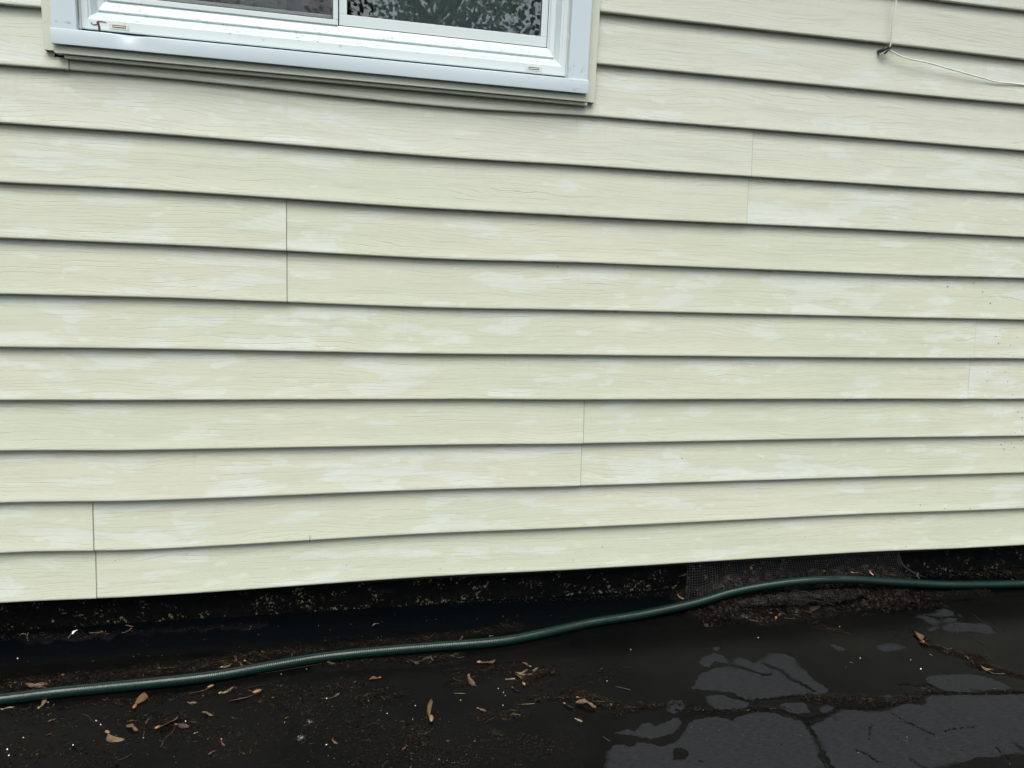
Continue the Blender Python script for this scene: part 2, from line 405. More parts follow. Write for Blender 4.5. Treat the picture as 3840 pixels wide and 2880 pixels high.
rf.add([(XL-.2, -.50, ZT+.17), (XR+.2, -.50, ZT+.17), (XR+.2, 2.6, ZT+1.5), (XL-.2, 2.6, ZT+1.5), (XL-.2, -.50, ZT+.20), (XR+.2, -.50, ZT+.20), (XR+.2, 2.6, ZT+1.53), (XL-.2, 2.6, ZT+1.53)],
       [(0, 3, 2, 1), (4, 5, 6, 7), (0, 1, 5, 4), (1, 2, 6, 5), (2, 3, 7, 6), (3, 0, 4, 7)])
hp(rf.build('roof', [M_CASE]))

# ---- window: casing (aluminium wrap), trim channels, vinyl frame, sashes, panes, insect screen
TILT = -0.0042
def tl(X): return 0.0016 + TILT*(X-0.0)/1.1
class WB(MB):
    """same mesh collector, following the slight tilt of the old window"""
    def build(s, name, mat, parent=None, smooth=False, origin=None):
        s.v = [v + np.stack([np.zeros(len(v)), np.zeros(len(v)), tl(v[:, 0])], -1) for v in s.v]
        return MB.build(s, name, mat, parent, smooth, origin)
ZTOP = 2.07
# left, right and bottom boards of the casing
def casing():
    m = WB()
    for (a, b) in ((-.5475, -.5010), (.5215, .5680)):
        m.box((a, -.0285, 1.2205), (b, .014, ZTOP))
    m.box((-.5475, -.0285, ZTOP-.0), (.5680, .014, ZTOP+.045))
    o = m.build('window_casing', M_CASE); bev(o, .0014); return o
def bev(o, w_, seg=2):
    md = o.modifiers.new('bevel', 'BEVEL'); md.width = w_; md.segments = seg; md.limit_method = 'ANGLE'; md.angle_limit = R(40)
hp(casing())
# sill: a folded sheet with a dent near its left end
m = WB(); n = 160; X = np.linspace(-.5485, .5695, n)
dent = np.exp(-((X+.405)/.022)**2)
dent2 = np.exp(-((X+.385)/.045)**2)
sec = [(-.004, 1.2262), (-.0285, 1.2218), (-.0302, 1.2205), (-.0306, 1.2185), (-.0308, 1.2085), (-.0306, 1.1945), (-.0302, 1.1922), (-.0290, 1.1914), (-.0262, 1.1918), (-.0255, 1.2000), (.015, 1.2000)]
rows = []
for i, (yy, zz) in enumerate(sec):
    dz = np.zeros(n); dy = 0.0006*np.sin(X*9+i*.15)
    if i in (1, 2, 3): dz = -.0045*dent; dy = dy+.004*dent
    if i == 4: dy = dy+.0025*dent2
    rows.append(np.stack([X, yy+dy, zz+dz], -1))
P = np.stack(rows, 0); m.grid(P, flip=True)
for c_, fl in ((0, False), (-1, True)):
    m.add(P[:, c_], [tuple(range(len(sec))) if fl else tuple(range(len(sec)-1, -1, -1))])
o = m.build('sill', M_CASE, smooth=True); hp(o)
o.modifiers.new('edge', 'EDGE_SPLIT').split_angle = R(38)
# trim channels: left, right, bottom
def channel(x0, x1, z0, z1, yf, horizontal=False):
    m = WB()
    m.box((x0, yf, z0), (x1, yf+.0022, z1))
    if horizontal:
        m.box((x0, yf+.0022, z0), (x1, .019, z0+.0016)); m.box((x0, yf+.0022, z1-.0016), (x1, .019, z1))
    else:
        m.box((x0, yf+.0022, z0), (x0+.0016, .019, z1)); m.box((x1-.0016, yf+.0022, z0), (x1, .019, z1))
    o = m.build('trim_channel', M_TRIM); bev(o, .0007); return hp(o)
channel(-.5685, -.5500, 1.1815, ZTOP+.06, -.0100)
channel(.5705, .5935, 1.1770, ZTOP+.06, -.0100)
channel(-.5470, .5700, 1.1760, 1.1925, -.0200, True)
m = WB(); m.box((-.532, -.0120, 1.1690), (.5755, .0125, 1.1752)); o = m.build('trim_channel', M_TRIM); bev(o, .0008); hp(o)
m = WB(); m.box((-.549, .0085, 1.165), (.5705, .0125, 1.195)); hp(m.build('gap_shade', M_DARK))  # black sheet added behind the gap under the sill, painting its shade

window = empty('window'); hp(window)
def wp(o): o.parent = window; return o
# vinyl frame swept round the opening, mitred at the corners. d = distance out from the sash edge, y = depth
prof = [(0.0, .021), (.0045, .0195), (.0055, .0135), (.0075, .0125), (.0215, .0095), (.0228, .0102), (.0240, .0135), (.0265, .0125), (.0300, .0070), (.0335, .0010), (.0365, -.0040), (.0372, -.0068), (.0420, -.0078), (.0435, -.0098), (.0455, -.0110), (.0640, -.0112), (.0660, -.0090)]
SX0, SX1, SZ0, SZ1 = -.4560, .4800, 1.2930, 2.035
m = WB()
fr = []
sxs = 0.0415/.0650; szs = .0635/.0650
for (d, yy) in prof:
    dx = d*sxs; dz = d*szs
    fr.append([(SX0-dx, yy, SZ0-dz), (SX1+dx, yy, SZ0-dz), (SX1+dx, yy, SZ1+dx), (SX0-dx, yy, SZ1+dx), (SX0-dx, yy, SZ0-dz)])
fr = np.array(fr)
for e in range(4):
    m.grid(fr[:, e:e+2], flip=False)
o = wp(m.build('window_frame', M_VINYL, smooth=True)); o.modifiers.new('edge', 'EDGE_SPLIT').split_angle = R(25)
# sashes
def rect_frame(m, x0, x1, z0, z1, wl, wr, wb_, wt, y0, y1):
    m.box((x0, y0, z0), (x1, y1, z0+wb_)); m.box((x0, y0, z1-wt), (x1, y1, z1))
    m.box((x0, y0, z0+wb_), (x0+wl, y1, z1-wt)); m.box((x1-wr, y0, z0+wb_), (x1, y1, z1-wt))
m = WB(); rect_frame(m, .0085, .4795, 1.2945, 2.033, .0170, .0150, .0235, .02, .0225, .045)
o = wp(m.build('sash', M_VINYL)); bev(o, .0010)
m = WB(); m.box((.0255, .029, 1.318), (.4645, .033, 2.013)); pane_r = wp(m.build('pane', None))
m = WB(); rect_frame(m, -.4550, .0060, 1.2945, 2.033, .016, .0130, .022, .02, .034, .056)
o = wp(m.build('sash', M_VINYL)); bev(o, .0010)
m = WB(); m.box((-.439, .042, 1.3165), (-.007, .046, 2.013)); pane_l = wp(m.build('pane', None))
m = WB(); rect_frame(m, -.4550, .0065, 1.2935, 2.034, .0100, .0105, .0105, .012, .0165, .0240)
o = wp(m.build('screen_frame', M_VINYL)); bev(o, .0009)
m = WB(); rect_frame(m, -.4455, -.0035, 1.3037, 2.024, .0022, .0022, .0022, .002, .0185, .0215)
wp(m.build('screen_gasket', M_BLACK))
m = WB(); rect_frame(m, .0248, .4650, 1.3172, 2.0145, .0011, .0011, .0009, .001, .0262, .0290)
wp(m.build('gasket', M_BLACK))
# insect screen: real mesh of fine wires, 2 mm pitch near the bottom part in view and beyond
m = WB(); x0, x1, z0, z1 = -.4450, -.0040, 1.304, 1.46
def flatwire(m, a, b, w_, yy, vert):
    if vert: m.add([(a-w_, yy, z0), (a+w_, yy, z0), (a+w_, yy, b), (a-w_, yy, b)], [(0, 1, 2, 3)])
    else: m.add([(x0, yy, a-w_), (x1, yy, a-w_), (x1, yy, a+w_), (x0, yy, a+w_)], [(0, 1, 2, 3)])
for x in np.arange(x0, x1, .0016): flatwire(m, x, 2.02, .00022, .0200, True)
for z in np.arange(z0, 2.02, .0016): flatwire(m, z, 0, .00022, .0202, False)
M_WIRE = simple('screen wire', (0.045, 0.05, 0.05), 0.5)
wp(m.build('insect_screen', M_WIRE))
# glass
n = NT('window glass'); P_, X_, Y_, Z_ = n.pos()
n.base((0.84, 0.93, 0.92)); n.rough(0.0); n.b.inputs['IOR'].default_value = 1.95; n.b.inputs['Transmission Weight'].default_value = 1.0
n.nrm(n.bump(n.noise(P_, 5.0, 1, 0.5), 0.015, 0.01))
pane_r.data.materials.clear(); pane_r.data.materials.append(n.m); pane_l.data.materials.clear(); pane_l.data.materials.append(n.m)
# weep hole caps in the frame's bottom member
for xc in (-.4270, .4430):
    m = WB()
    zc = 1.2385
    m.box((xc-.0185, -.0122, zc-.0052), (xc+.0185, -.0112, zc+.0052))
    o = wp(m.build('weep_cap', M_SLOT)); bev(o, .0040, 4)
    m = WB(); m.box((xc-.0125, -.0126, zc-.0022), (xc+.0125, -.0121, zc+.0026)); sl_ = m.build('slot', M_BLACK, o)
    m = WB(); m.box((xc-.0120, -.0129, zc-.0008), (xc+.0120, -.0125, zc+.0012)); m.build('flap', M_SLOT, o)
# caulk beads along both jambs and in the corners
for xs in (-.4985, .5200):
    m = WB()
    zz = np.linspace(1.226, 2.05, 260)
    pts = np.stack([np.full(260, xs)+.0009*np.array([mnoise.noise((xs, z*60, 1)) for z in zz]), np.full(260, -.0125), zz], -1)
    m.tube(pts, .0022+.0012*np.array([mnoise.noise((z*45, xs, 2)) for z in zz]), 7)
    wp(m.build('caulk_bead', M_CAULK, smooth=True))
# room behind the glass
m = WB(); m.box((-.50, 1.6, .9), (.54, 1.61, 2.3)); m.box((-1.6, .17, .6), (-1.59, 1.6, 2.4)); m.box((1.6, .17, .6), (1.61, 1.6, 2.4)); m.box((-1.6, .17, 2.4), (1.6, 1.6, 2.41)); m.box((-1.6, .17, .59), (1.6, 1.6, .6)); m.box((-1.6, 1.6, .6), (1.6, 1.62, 2.4))
hp(m.build('room', M_ROOM))
m = WB(); n_ = 90; X = np.linspace(.085, .50, n_); yy = .105+.0022*np.sin(X*90+2*np.sin(X*31))
m.grid(np.stack([np.stack([X, yy, np.full(n_, 1.17)], -1), np.stack([X, yy, np.full(n_, 2.1)], -1)], 0)); X = np.linspace(-.49, -.105, n_); yy = .105+.0022*np.sin(X*90+2*np.sin(X*31))
m.grid(np.stack([np.stack([X, yy, np.full(n_, 1.17)], -1), np.stack([X, yy, np.full(n_, 2.1)], -1)], 0))
wp(m.build('curtain', M_CURTAIN, smooth=True))
# nail-head sized dirt on the siding: specks flung up from the ground
m = MB()
spots = [(1148,1862,5),(430,2105,3),(2095,1002,5),(1865,1160,4),(2853,1720,4),(2888,1985,6),(3022,2015,4),(2842,2038,3),(3560,1075,5),(3690,1095,4),(3715,1137,6),(3660,1062,4),(3755,1240,4),(3738,1262,4),(3745,1287,4),(3817,1265,3),(3790,1295,4),(3798,1334,4),(3780,1431,4),(3793,1480,3),(3708,1394,4),(3775,1395,3),(3822,1546,5),(3835,1567,5),(3830,1612,4),(3803,1622,4),(3760,1670,5),(3775,1660,3),(3800,1663,3),(3770,1685,4),(3808,1680,4),(3838,1655,4),(3635,1905,6),(3395,2048,4),(3540,1905,4),(3450,1893,4),(2560,1720,4),(3523,1475,3),(3703,1432,3),(560,830,3),(1160,1500,3),(700,2080,3),(1100,2140,3),(1300,2120,3),(1650,2130,4),(2150,2100,3),(2260,2050,3),(3100,1990,3)]
for (px, py, sz) in spots:
    q = on_y(px, py, .004); r_ = sz*.00022
    ph = np.linspace(0, 2*math.pi, 8)[:-1]
    # lies on the sloping face of its course
    kk = max(j for j in range(N_COURSE) if lip_z(j) <= q[2]+.002); yf = np.interp(q[2]-lip_z(kk), [0, .01, .1165], [-.0015, .0005, .0125])-.0006
    ring = np.stack([q[0]+r_*np.cos(ph)*random.uniform(.6, 1.3), np.full(7, yf), q[2]+r_*np.sin(ph)*random.uniform(.7, 1.4)], -1)
    top = np.array([[q[0], yf-.0010, q[2]]]); base = ring+np.array([0, .002, 0])
    m.add(np.concatenate([ring, top, base]), [(i, (i+1) % 7, 7) for i in range(7)]+[(8+i, 8+(i+1) % 7, (i+1) % 7, i) for i in range(7)])
tag(m.build('dirt_specks', M_BLACK), 'tiny black dirt specks splashed over the pale siding', 'dirt', kind='stuff')

# ------------------------------------------------------------------ ground
def Zp(l, ox=2540, oy=2000, s=1.7015):      # outline read off the photograph, laid down on the asphalt
    return np.array([on_ground(ox+x/s, oy+y/s)[:2] for x, y in l])
PATCH = [
 [(135,825),(160,795),(185,785),(235,765),(290,780),(310,800),(332,832),(270,825),(240,815),(200,858),(165,850)],
 [(95,990),(125,935),(150,895),(190,885),(240,862),(330,852),(400,868),(470,885),(520,898),(548,912),(575,908),(612,902),(598,890),(565,893),(520,888),(470,868),(400,845),(362,832),(357,808),(395,795),(450,808),(488,828),(530,808),(560,798),(590,768),(640,765),(700,775),(748,798),(762,838),(800,862),(830,885),(850,915),(890,950),(945,982),(968,1000),(930,1028),(880,1030),(780,1030),(700,1042),(600,1045),(540,1068),(440,1062),(390,1048),(372,1020),(330,1012),(280,1008),(220,1000),(150,1000)],
 [(185,1042),(230,1030),(300,1035),(360,1058),(410,1066),(458,1082),(440,1110),(400,1122),(340,1126),(290,1130),(240,1120),(220,1100),(198,1080)],
 [(-268,838),(-240,1366),(-160,1360)],
 [(-455,1500),(-440,1400),(-405,1350),(-350,1345),(-300,1365),(-250,1330),(-160,1340),(-100,1360),(0,1330),(40,1270),(62,1235),(88,1200),(140,1185),(200,1175),(250,1172),(300,1180),(330,1192),(350,1200),(375,1175),(430,1160),(500,1143),(540,1138),(620,1148),(690,1172),(760,1192),(800,1202),(828,1238),(850,1270),(880,1315),(902,1370),(890,1420),(920,1450),(942,1497),(980,1700),(-455,1700)],
 [(-396,1272),(-330,1248),(-270,1262),(-230,1215),(-180,1205),(-140,1232),(-40,1190),(0,1172),(28,1200),(10,1235),(-30,1275),(-120,1300),(-180,1310),(-260,1290),(-350,1282)],
 [(-68,1085),(-40,1065),(20,1065),(38,1085),(45,1120),(-20,1150),(-65,1130)],
 [(850,1225),(880,1215),(920,1198),(965,1170),(1010,1150),(1060,1128),(1120,1130),(1200,1125),(1250,1135),(1300,1140),(1350,1128),(1400,1110),(1442,1085),(1500,1090),(1560,1096),(1588,1080),(1592,1055),(1620,1036),(1720,1036),(1800,1032),(1900,1034),(2050,1030),(2212,1028),(2500,1020),(2500,1460),(2350,1440),(2212,1402),(2120,1408),(2000,1432),(1920,1428),(1850,1452),(1750,1470),(1640,1497),(1580,1560),(1500,1700),(990,1700),(955,1480),(945,1400),(905,1330),(872,1268)],
 [(1585,935),(1600,915),(1640,903),(1740,900),(1850,896),(1900,902),(1950,910),(2000,925),(2040,940),(2090,965),(2140,990),(2080,998),(2000,1002),(1900,1015),(1800,1010),(1700,1000),(1620,960),(1600,950)],
 [(635,1108),(660,1092),(700,1080),(740,1082),(790,1075),(820,1090),(832,1115),(852,1140),(810,1145),(760,1150),(710,1138),(680,1130)],
 [(905,1122),(930,1105),(960,1095),(998,1108),(985,1125),(965,1142),(925,1140)],
 [(1315,1040),(1350,1030),(1375,1045),(1350,1062),(1325,1060)],
 [(1540,985),(1575,978),(1592,990),(1570,1002)],
 [(972,714),(1000,710),(1040,722),(1072,742),(1060,752),(1018,745)],
 [(1268,726),(1282,716),(1330,701),(1400,705),(1430,715),(1456,728),(1400,744),(1350,754),(1318,752),(1280,738)],
 [(1572,517),(1640,512),(1665,500),(1650,490),(1700,481),(1740,490),(1762,505),(1758,526),(1700,532),(1640,528)],
 [(1530,532),(1545,523),(1575,524),(1640,545),(1682,560),(1672,582),(1650,590),(1610,575),(1570,548)],
 [(1595,606),(1630,600),(1668,596),(1676,604),(1660,612),(1612,622)],
 [(1686,562),(1700,546),(1740,540),(1786,545),(1770,562),(1725,571)],
 [(1690,600),(1718,578),(1780,568),(1840,572),(1898,580),(1922,573),(1960,578),(1992,590),(2010,615),(2032,642),(1990,642),(1950,637),(1900,628),(1860,625),(1790,628),(1740,626),(1705,616)],
 [(1792,522),(1808,518),(1815,535),(1800,532)],
 [(225,735),(262,722),(272,742),(245,752)],
]
PATCH.pop(3)
HOLES = [[(-30,1368),(30,1365),(70,1390),(80,1420),(40,1442),(-30,1445)], [(-260,1300),(-180,1300),(-170,1330),(-240,1335)], [(128,1450),(170,1448),(180,1462),(140,1466)], [(990,1160),(1005,1165),(1015,1190),(1000,1190)]]
CRACK = [([(0,1128),(150,1135),(300,1130),(420,1128),(540,1118),(640,1130),(720,1150),(790,1182),(830,1222)], .0035),
 ([(820,1215),(845,1250),(880,1300),(905,1360),(930,1395),(940,1430),(965,1470),(985,1500),(1010,1600)], .0048),
 ([(800,1195),(880,1178),(950,1155),(1050,1108),(1130,1118),(1200,1128),(1300,1115),(1400,1090),(1500,1050),(1600,1018),(1700,1022),(1800,1018),(2000,1022),(2300,1012)], .0040),
 ([(1410,972),(1480,965),(1520,985),(1600,962),(1650,1000),(1700,1022)], .0022),
 ([(555,830),(600,852),(650,868),(690,895),(722,928),(760,942),(805,965),(840,985),(872,1005)], .0042),
 ([(1360,1140),(1400,1165),(1450,1200),(1510,1222),(1560,1250),(1600,1268),(1642,1285)], .0018),
 ([(1150,1385),(1190,1398),(1240,1430),(1262,1450),(1290,1456)], .0026),
 ([(1240,1215),(1228,1260),(1222,1320)], .0010), ([(1480,1435),(1530,1470),(1590,1500)], .0016), ([(2040,1370),(2080,1410),(2120,1450)], .0018), ([(2150,1340),(2212,1385)], .0026),
 ([(380,1048),(450,1068),(560,1060),(640,1050),(760,1040),(850,1032)], .0040), ([(1700,1260),(1810,1238),(1900,1235)], .0006)]
crk = [(Zp(l), w_) for l, w_ in CRACK]
polys = [Zp(l) for l in PATCH]; holes = [Zp(l) for l in HOLES]
def seg_dist(P, A, B):
    d = B-A; t = np.clip(((P-A)@d)/(d@d+1e-12), 0, 1); return np.linalg.norm(P-A-t[:, None]*d, axis=1)
def poly_sdf(P, poly):
    out = np.full(len(P), -1.0)
    mn, mx = poly.min(0)-.03, poly.max(0)+.03
    sel = np.all((P > mn) & (P < mx), axis=1); Q = P[sel]
    if len(Q) == 0: return out
    d = np.full(len(Q), 9.0); ins = np.zeros(len(Q), bool); n = len(poly)
    for i in range(n):
        A, B = poly[i], poly[(i+1) % n]; d = np.minimum(d, seg_dist(Q, A, B))
        c = ((A[1] > Q[:, 1]) != (B[1] > Q[:, 1])) & (Q[:, 0] < (B[0]-A[0])*(Q[:, 1]-A[1])/(B[1]-A[1]+1e-15)+A[0]); ins ^= c
    out[sel] = np.where(ins, d, -d); return out
def spaced(lo, hi, step, far_lo, far_hi):
    a = list(np.arange(lo, hi, step)); s = step
    while a[-1] < far_hi: s *= 1.35; a.append(a[-1]+s)
    s = step; b = []
    x = lo
    while x > far_lo: s *= 1.35; x -= s; b.append(x)
    return np.array(b[::-1]+a)
gx = spaced(-1.0, 2.75, .0042, -90, 90)
gy = spaced(-.80, .030, .0036, -120, .031); gy = gy[gy < .0336]
# debris capsules: (x1, y1, x2, y2 in photo pixels, radius m, crumbs, twigs, dirt weight)
HEAPS = [
 (0,2580,330,2540,.022,1300,60,1), (330,2545,800,2490,.024,1700,80,1), (800,2485,1150,2440,.022,1200,60,1), (1150,2440,1700,2388,.017,900,50,1), (700,2510,920,2475,.014,700,60,1), (1700,2385,1950,2345,.012,300,20,.8),
 (820,2500,900,2470,.012,350,20,1), (0,2675,500,2630,.014,420,20,.8), (500,2630,900,2590,.014,260,14,.6), (1200,2490,1700,2470,.018,700,30,1), (1600,2480,1720,2460,.014,500,30,1), (1700,2520,1950,2510,.02,500,30,.9), (1960,2560,2070,2510,.012,900,60,1), (2050,2500,2080,2530,.008,200,10,1),
 (1700,2560,1800,2545,.014,160,22,.8), (1330,2640,1440,2590,.013,160,14,.7), (1440,2630,1540,2600,.012,60,34,.6), (1540,2735,1600,2790,.018,420,40,.9), (1990,2620,2150,2620,.009,500,40,1), (2150,2600,2310,2650,.014,1300,90,1), (2300,2680,2420,2640,.010,300,24,.8), (2400,2650,2570,2640,.008,160,14,.6), (1790,2700,1960,2680,.014,420,26,.8), (1840,2740,1900,2790,.009,260,14,.8), (1900,2700,1960,2640,.01,200,12,.7),
 (3455,2412,3560,2440,.007,260,24,1), (3540,2440,3690,2470,.013,900,70,1), (3640,2490,3720,2500,.010,450,34,1), (3720,2510,3900,2550,.010,600,46,1), (3420,2370,3480,2400,.009,60,8,.5),
 (2540,2230,2620,2190,.016,600,50,1), (2600,2300,2850,2310,.018,700,40,.8), (2850,2330,3150,2290,.020,1500,90,1), (3050,2340,3180,2380,.012,260,60,.7), (2700,2200,2860,2160,.02,600,60,1), (2900,2165,3230,2140,.018,1500,110,1), (3240,2210,3420,2250,.022,1300,50,1), (3400,2235,3700,2215,.014,900,40,.8), (3250,2150,3560,2150,.02,800,60,.9), (3560,2150,3900,2150,.022,1200,90,.9),
 (3000,2615,3350,2630,.014,900,10,1), (3350,2640,3500,2590,.010,400,8,.8), (2560,2670,2960,2660,.008,260,8,.7), (3640,2590,3900,2596,.006,160,4,.6),
 (0,2800,500,2860,.05,500,22,.3), (500,2700,1000,2800,.06,800,30,.35), (1000,2620,1600,2850,.07,1500,46,.45), (1600,2830,2100,2800,.05,900,20,.4), (100,2700,700,2690,.03,350,10,.3), (900,2620,1400,2560,.03,600,20,.4), (1950,2600,2300,2520,.03,200,8,.2), (3300,2390,3900,2330,.03,100,8,.15), (2700,2700,3840,2850,.06,40,0,0), (0,2395,420,2378,.008,240,16,.6), (420,2372,1000,2340,.006,130,6,.4), (1500,2270,2200,2245,.007,240,14,.5), (2200,2245,2540,2222,.008,220,20,.6),
]
heaps = [(on_ground(a, b)[:2], on_ground(c, d)[:2], r_, n1, n2, wt) for a, b, c, d, r_, n1, n2, wt in HEAPS]
GX, GY = np.meshgrid(gx, gy); PP = np.stack([GX.ravel(), GY.ravel()], -1)
dry = np.full(len(PP), -1.0)
for pl in polys: dry = np.maximum(dry, poly_sdf(PP, pl))
for pl in holes: dry = np.minimum(dry, -poly_sdf(PP, pl))
crack = np.zeros(len(PP)); near = (np.abs(PP[:, 0]-1.2) < 1.9) & (PP[:, 1] > -.9)
Q = PP[near]; Qw = Q + .003*np.stack([np.sin(Q[:, 1]*330+np.sin(Q[:, 0]*140)*2.3), np.sin(Q[:, 0]*290+np.sin(Q[:, 1]*170)*2.3)], -1)*.55
cd = np.full(len(Q), 1.0); cm = np.zeros(len(Q))
for l, w_ in crk:
    for i in range(len(l)-1):
        d = seg_dist(Qw, l[i], l[i+1]); cm = np.maximum(cm, np.clip(1.15-d/(w_*.8), 0, 1)); cd = np.minimum(cd, d-w_*1.25)
crack[near] = cm
dn = dry[near]; dry[near] = np.minimum(dn, cd)
dirt = np.zeros(len(PP)); dq = np.zeros(len(Q))
Qn = Q + .010*np.array([[mnoise.noise((x*38, y*60, 3)), mnoise.noise((x*38, y*60, 8))] for x, y in Q])
for a, b, r_, n1, n2, wt in heaps:
    if a[1] < .012 or b[1] < .0: dq = np.maximum(dq, wt*np.clip(1.45-seg_dist(Qn, a, b)/(r_*1.15), 0, 1))
dirt[near] = dq*.9
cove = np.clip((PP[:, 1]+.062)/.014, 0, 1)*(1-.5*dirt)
Zg = ground_z(PP[:, 0], PP[:, 1])
hb = np.array([mnoise.fractal(Vector((x*3.1, y*3.1, 0)), 1.0, 2.0, 3) for x, y in Q])
Zg[near] += .0016*hb*np.clip((-.07-Q[:, 1])/.05, 0, 1) - .0035*cm + .0012*dq
m = MB(); ny, nx = GX.shape
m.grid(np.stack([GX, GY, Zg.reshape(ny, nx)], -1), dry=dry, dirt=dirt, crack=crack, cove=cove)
gr = m.build('ground', M_GROUND, smooth=True); tag(gr, kind='structure')

# ------------------------------------------------------------------ loose litter
def rand_rot(n):
    q = rng.normal(size=(n, 4)); q /= np.linalg.norm(q, axis=1)[:, None]; w_, x, y, z = q.T
    return np.stack([np.stack([1-2*(y*y+z*z), 2*(x*y-z*w_), 2*(x*z+y*w_)], -1), np.stack([2*(x*y+z*w_), 1-2*(x*x+z*z), 2*(y*z-x*w_)], -1), np.stack([2*(x*z-y*w_), 2*(y*z+x*w_), 1-2*(x*x+y*y)], -1)], 1)
M_CRUMB = tint_material('leaf crumbs', [(0.0, (.0012, .0010, .0009)), (.60, (.0045, .0034, .0028)), (.92, (.014, .009, .006)), (1.0, (.10, .052, .026))], .45)
M_TWIG = tint_material('stems', [(0.0, (.002, .0016, .0014)), (.6, (.010, .0075, .0055)), (.92, (.05, .038, .024)), (1.0, (.24, .20, .11))], .5)
M_GRIT = tint_material('grit', [(0.0, (.10, .10, .09)), (.5, (.35, .35, .32)), (.8, (.55, .50, .30)), (1.0, (.75, .75, .70))], .4)
cr = MB(); tw = MB()
oct_ = np.array([[1, 0, 0], [-1, 0, 0], [0, 1, 0], [0, -1, 0], [0, 0, 1], [0, 0, -1]], float)
of = [(0, 2, 4), (2, 1, 4), (1, 3, 4), (3, 0, 4), (2, 0, 5), (1, 2, 5), (3, 1, 5), (0, 3, 5)]
for a, b, r_, n1, n2, wt in heaps:
    for cnt, kind in ((n1, 0), (n2, 1)):
        cnt = int(cnt*(1.0 if kind == 0 else .8))
        if cnt == 0: continue
        t = rng.random((cnt, 1)); off = rng.normal(size=(cnt, 2))*r_*.55
        P2 = a+(b-a)*t+off; P2 = P2[P2[:, 1] < .024]; cnt = len(P2)
        if cnt == 0: continue
        thick = .0045*wt*np.exp(-(np.linalg.norm(off[:cnt], axis=1)/r_)**2)
        z = ground_z(P2[:, 0], P2[:, 1]) + rng.random(cnt)*thick
        if kind == 0:
            sz = np.stack([rng.gamma(2.2, .0011, cnt)+.0005, rng.gamma(2, .0005, cnt)+.0003, rng.gamma(2, .00018, cnt)+.0002], -1)
            Rm = rand_rot(cnt); Rm[:, 2, :] *= .5
            V = np.einsum('nij,nkj->nki', Rm, oct_[None]*sz[:, None, :]*rng.uniform(.6, 1.4, (cnt, 6, 1)))
            V += np.concatenate([P2, z[:, None]+.0006], 1)[:, None, :]
            tn = np.repeat(rng.random(cnt)**1.3, 6)
            f = (np.array(of)[None]+np.arange(cnt)[:, None, None]*6).reshape(-1, 3)
            cr.add(V.reshape(-1, 3), f.tolist(), tint=tn)
        else:
            for i in range(cnt):
                L = random.uniform(.006, .030); an = random.uniform(0, 6.28) if random.random() < .5 else random.gauss(0, .5); bend = random.gauss(0, .6)
                s = np.linspace(-.5, .5, 5); th = an+bend*s
                x = P2[i, 0]+L*s*np.cos(th); y = np.minimum(P2[i, 1]+L*s*np.sin(th), .026)
                zz = ground_z(x, y)+.0012+thick[i]+abs(s)*random.uniform(0, .006)*random.random()
                tw.tube(np.stack([x, y, zz], -1), random.uniform(.00018, .00055), 3, False, tint=random.random()**1.2)
tag(cr.build('leaf_litter', M_CRUMB), 'dark wet crumbs of rotted leaf and bark scattered over the asphalt', 'leaf litter', kind='stuff')
tag(tw.build('stem_litter', M_TWIG), 'thin broken stems and needles mixed into the wet leaf crumbs', 'stems', kind='stuff')
gt = MB()
def grit_at(P2, lo, hi, tint=None):
    cnt = len(P2); sz = rng.uniform(lo, hi, (cnt, 1)); Rm = rand_rot(cnt)
    V = np.einsum('nij,nkj->nki', Rm, oct_[None]*sz[:, None, :]*rng.uniform(.6, 1.4, (cnt, 6, 1)))
    V += np.concatenate([P2, ground_z(P2[:, 0], P2[:, 1])[:, None]+sz*.6], 1)[:, None, :]
    f = (np.array(of)[None]+np.arange(cnt)[:, None, None]*6).reshape(-1, 3)
    gt.add(V.reshape(-1, 3), f.tolist(), tint=np.repeat(rng.random(cnt) if tint is None else np.full(cnt, tint), 6))
for a, b, n_, sp in [((0,2700),(1300,2850),190,.05),((1250,2620),(2100,2850),330,.06),((1650,2850),(1900,2860),110,.02),((400,2400),(2500,2290),70,.03),((0,2480),(1500,2400),90,.02),((2600,2450),(3840,2600),40,.08),((2800,2330),(3300,2300),50,.02),((2500,2750),(3840,2800),50,.08),((3250,2230),(3700,2220),50,.01),((0,2380),(400,2365),30,.006)]:
    A = on_ground(*a)[:2]; B = on_ground(*b)[:2]; n_ = int(n_*.4); P2 = A+(B-A)*rng.random((n_, 1))+rng.normal(size=(n_, 2))*sp*np.array([.6, .5]); P2 = P2[P2[:, 1] < .02]
    grit_at(P2, .0003, .0008)
for px, py, tn in [(696,2706,1),(538,2768,.8),(1054,2529,.8),(1225,2620,1),(1382,2630,.8),(1452,2677,.9),(1558,2648,.85),(1118,2764,.85),(1067,2711,.8),(1727,2627,.8),(1868,2583,.8),(1886,2646,1),(3453,2510,1),(3415,2475,.9),(3226,2469,1),(182,2635,.4),(361,2704,1),(378,2718,1),(88,2768,.8),(274,2795,1),(66,2470,1),(33,2834,1),(27,2812,1),(2843,2393,1),(3148,2351,.9),(2872,2318,.8),(1224,2795,1),(1150,2510,.6),(2365,2438,.8),(2276,2555,.9),(1888,2598,.7),(1895,2610,.1)]:
    grit_at(np.array([on_ground(px, py)[:2]]), .0013, .0019, tn)
tag(gt.build('grit', M_GRIT), 'tiny pale grains and seeds sprinkled over the dark wet asphalt', 'grit', kind='stuff')

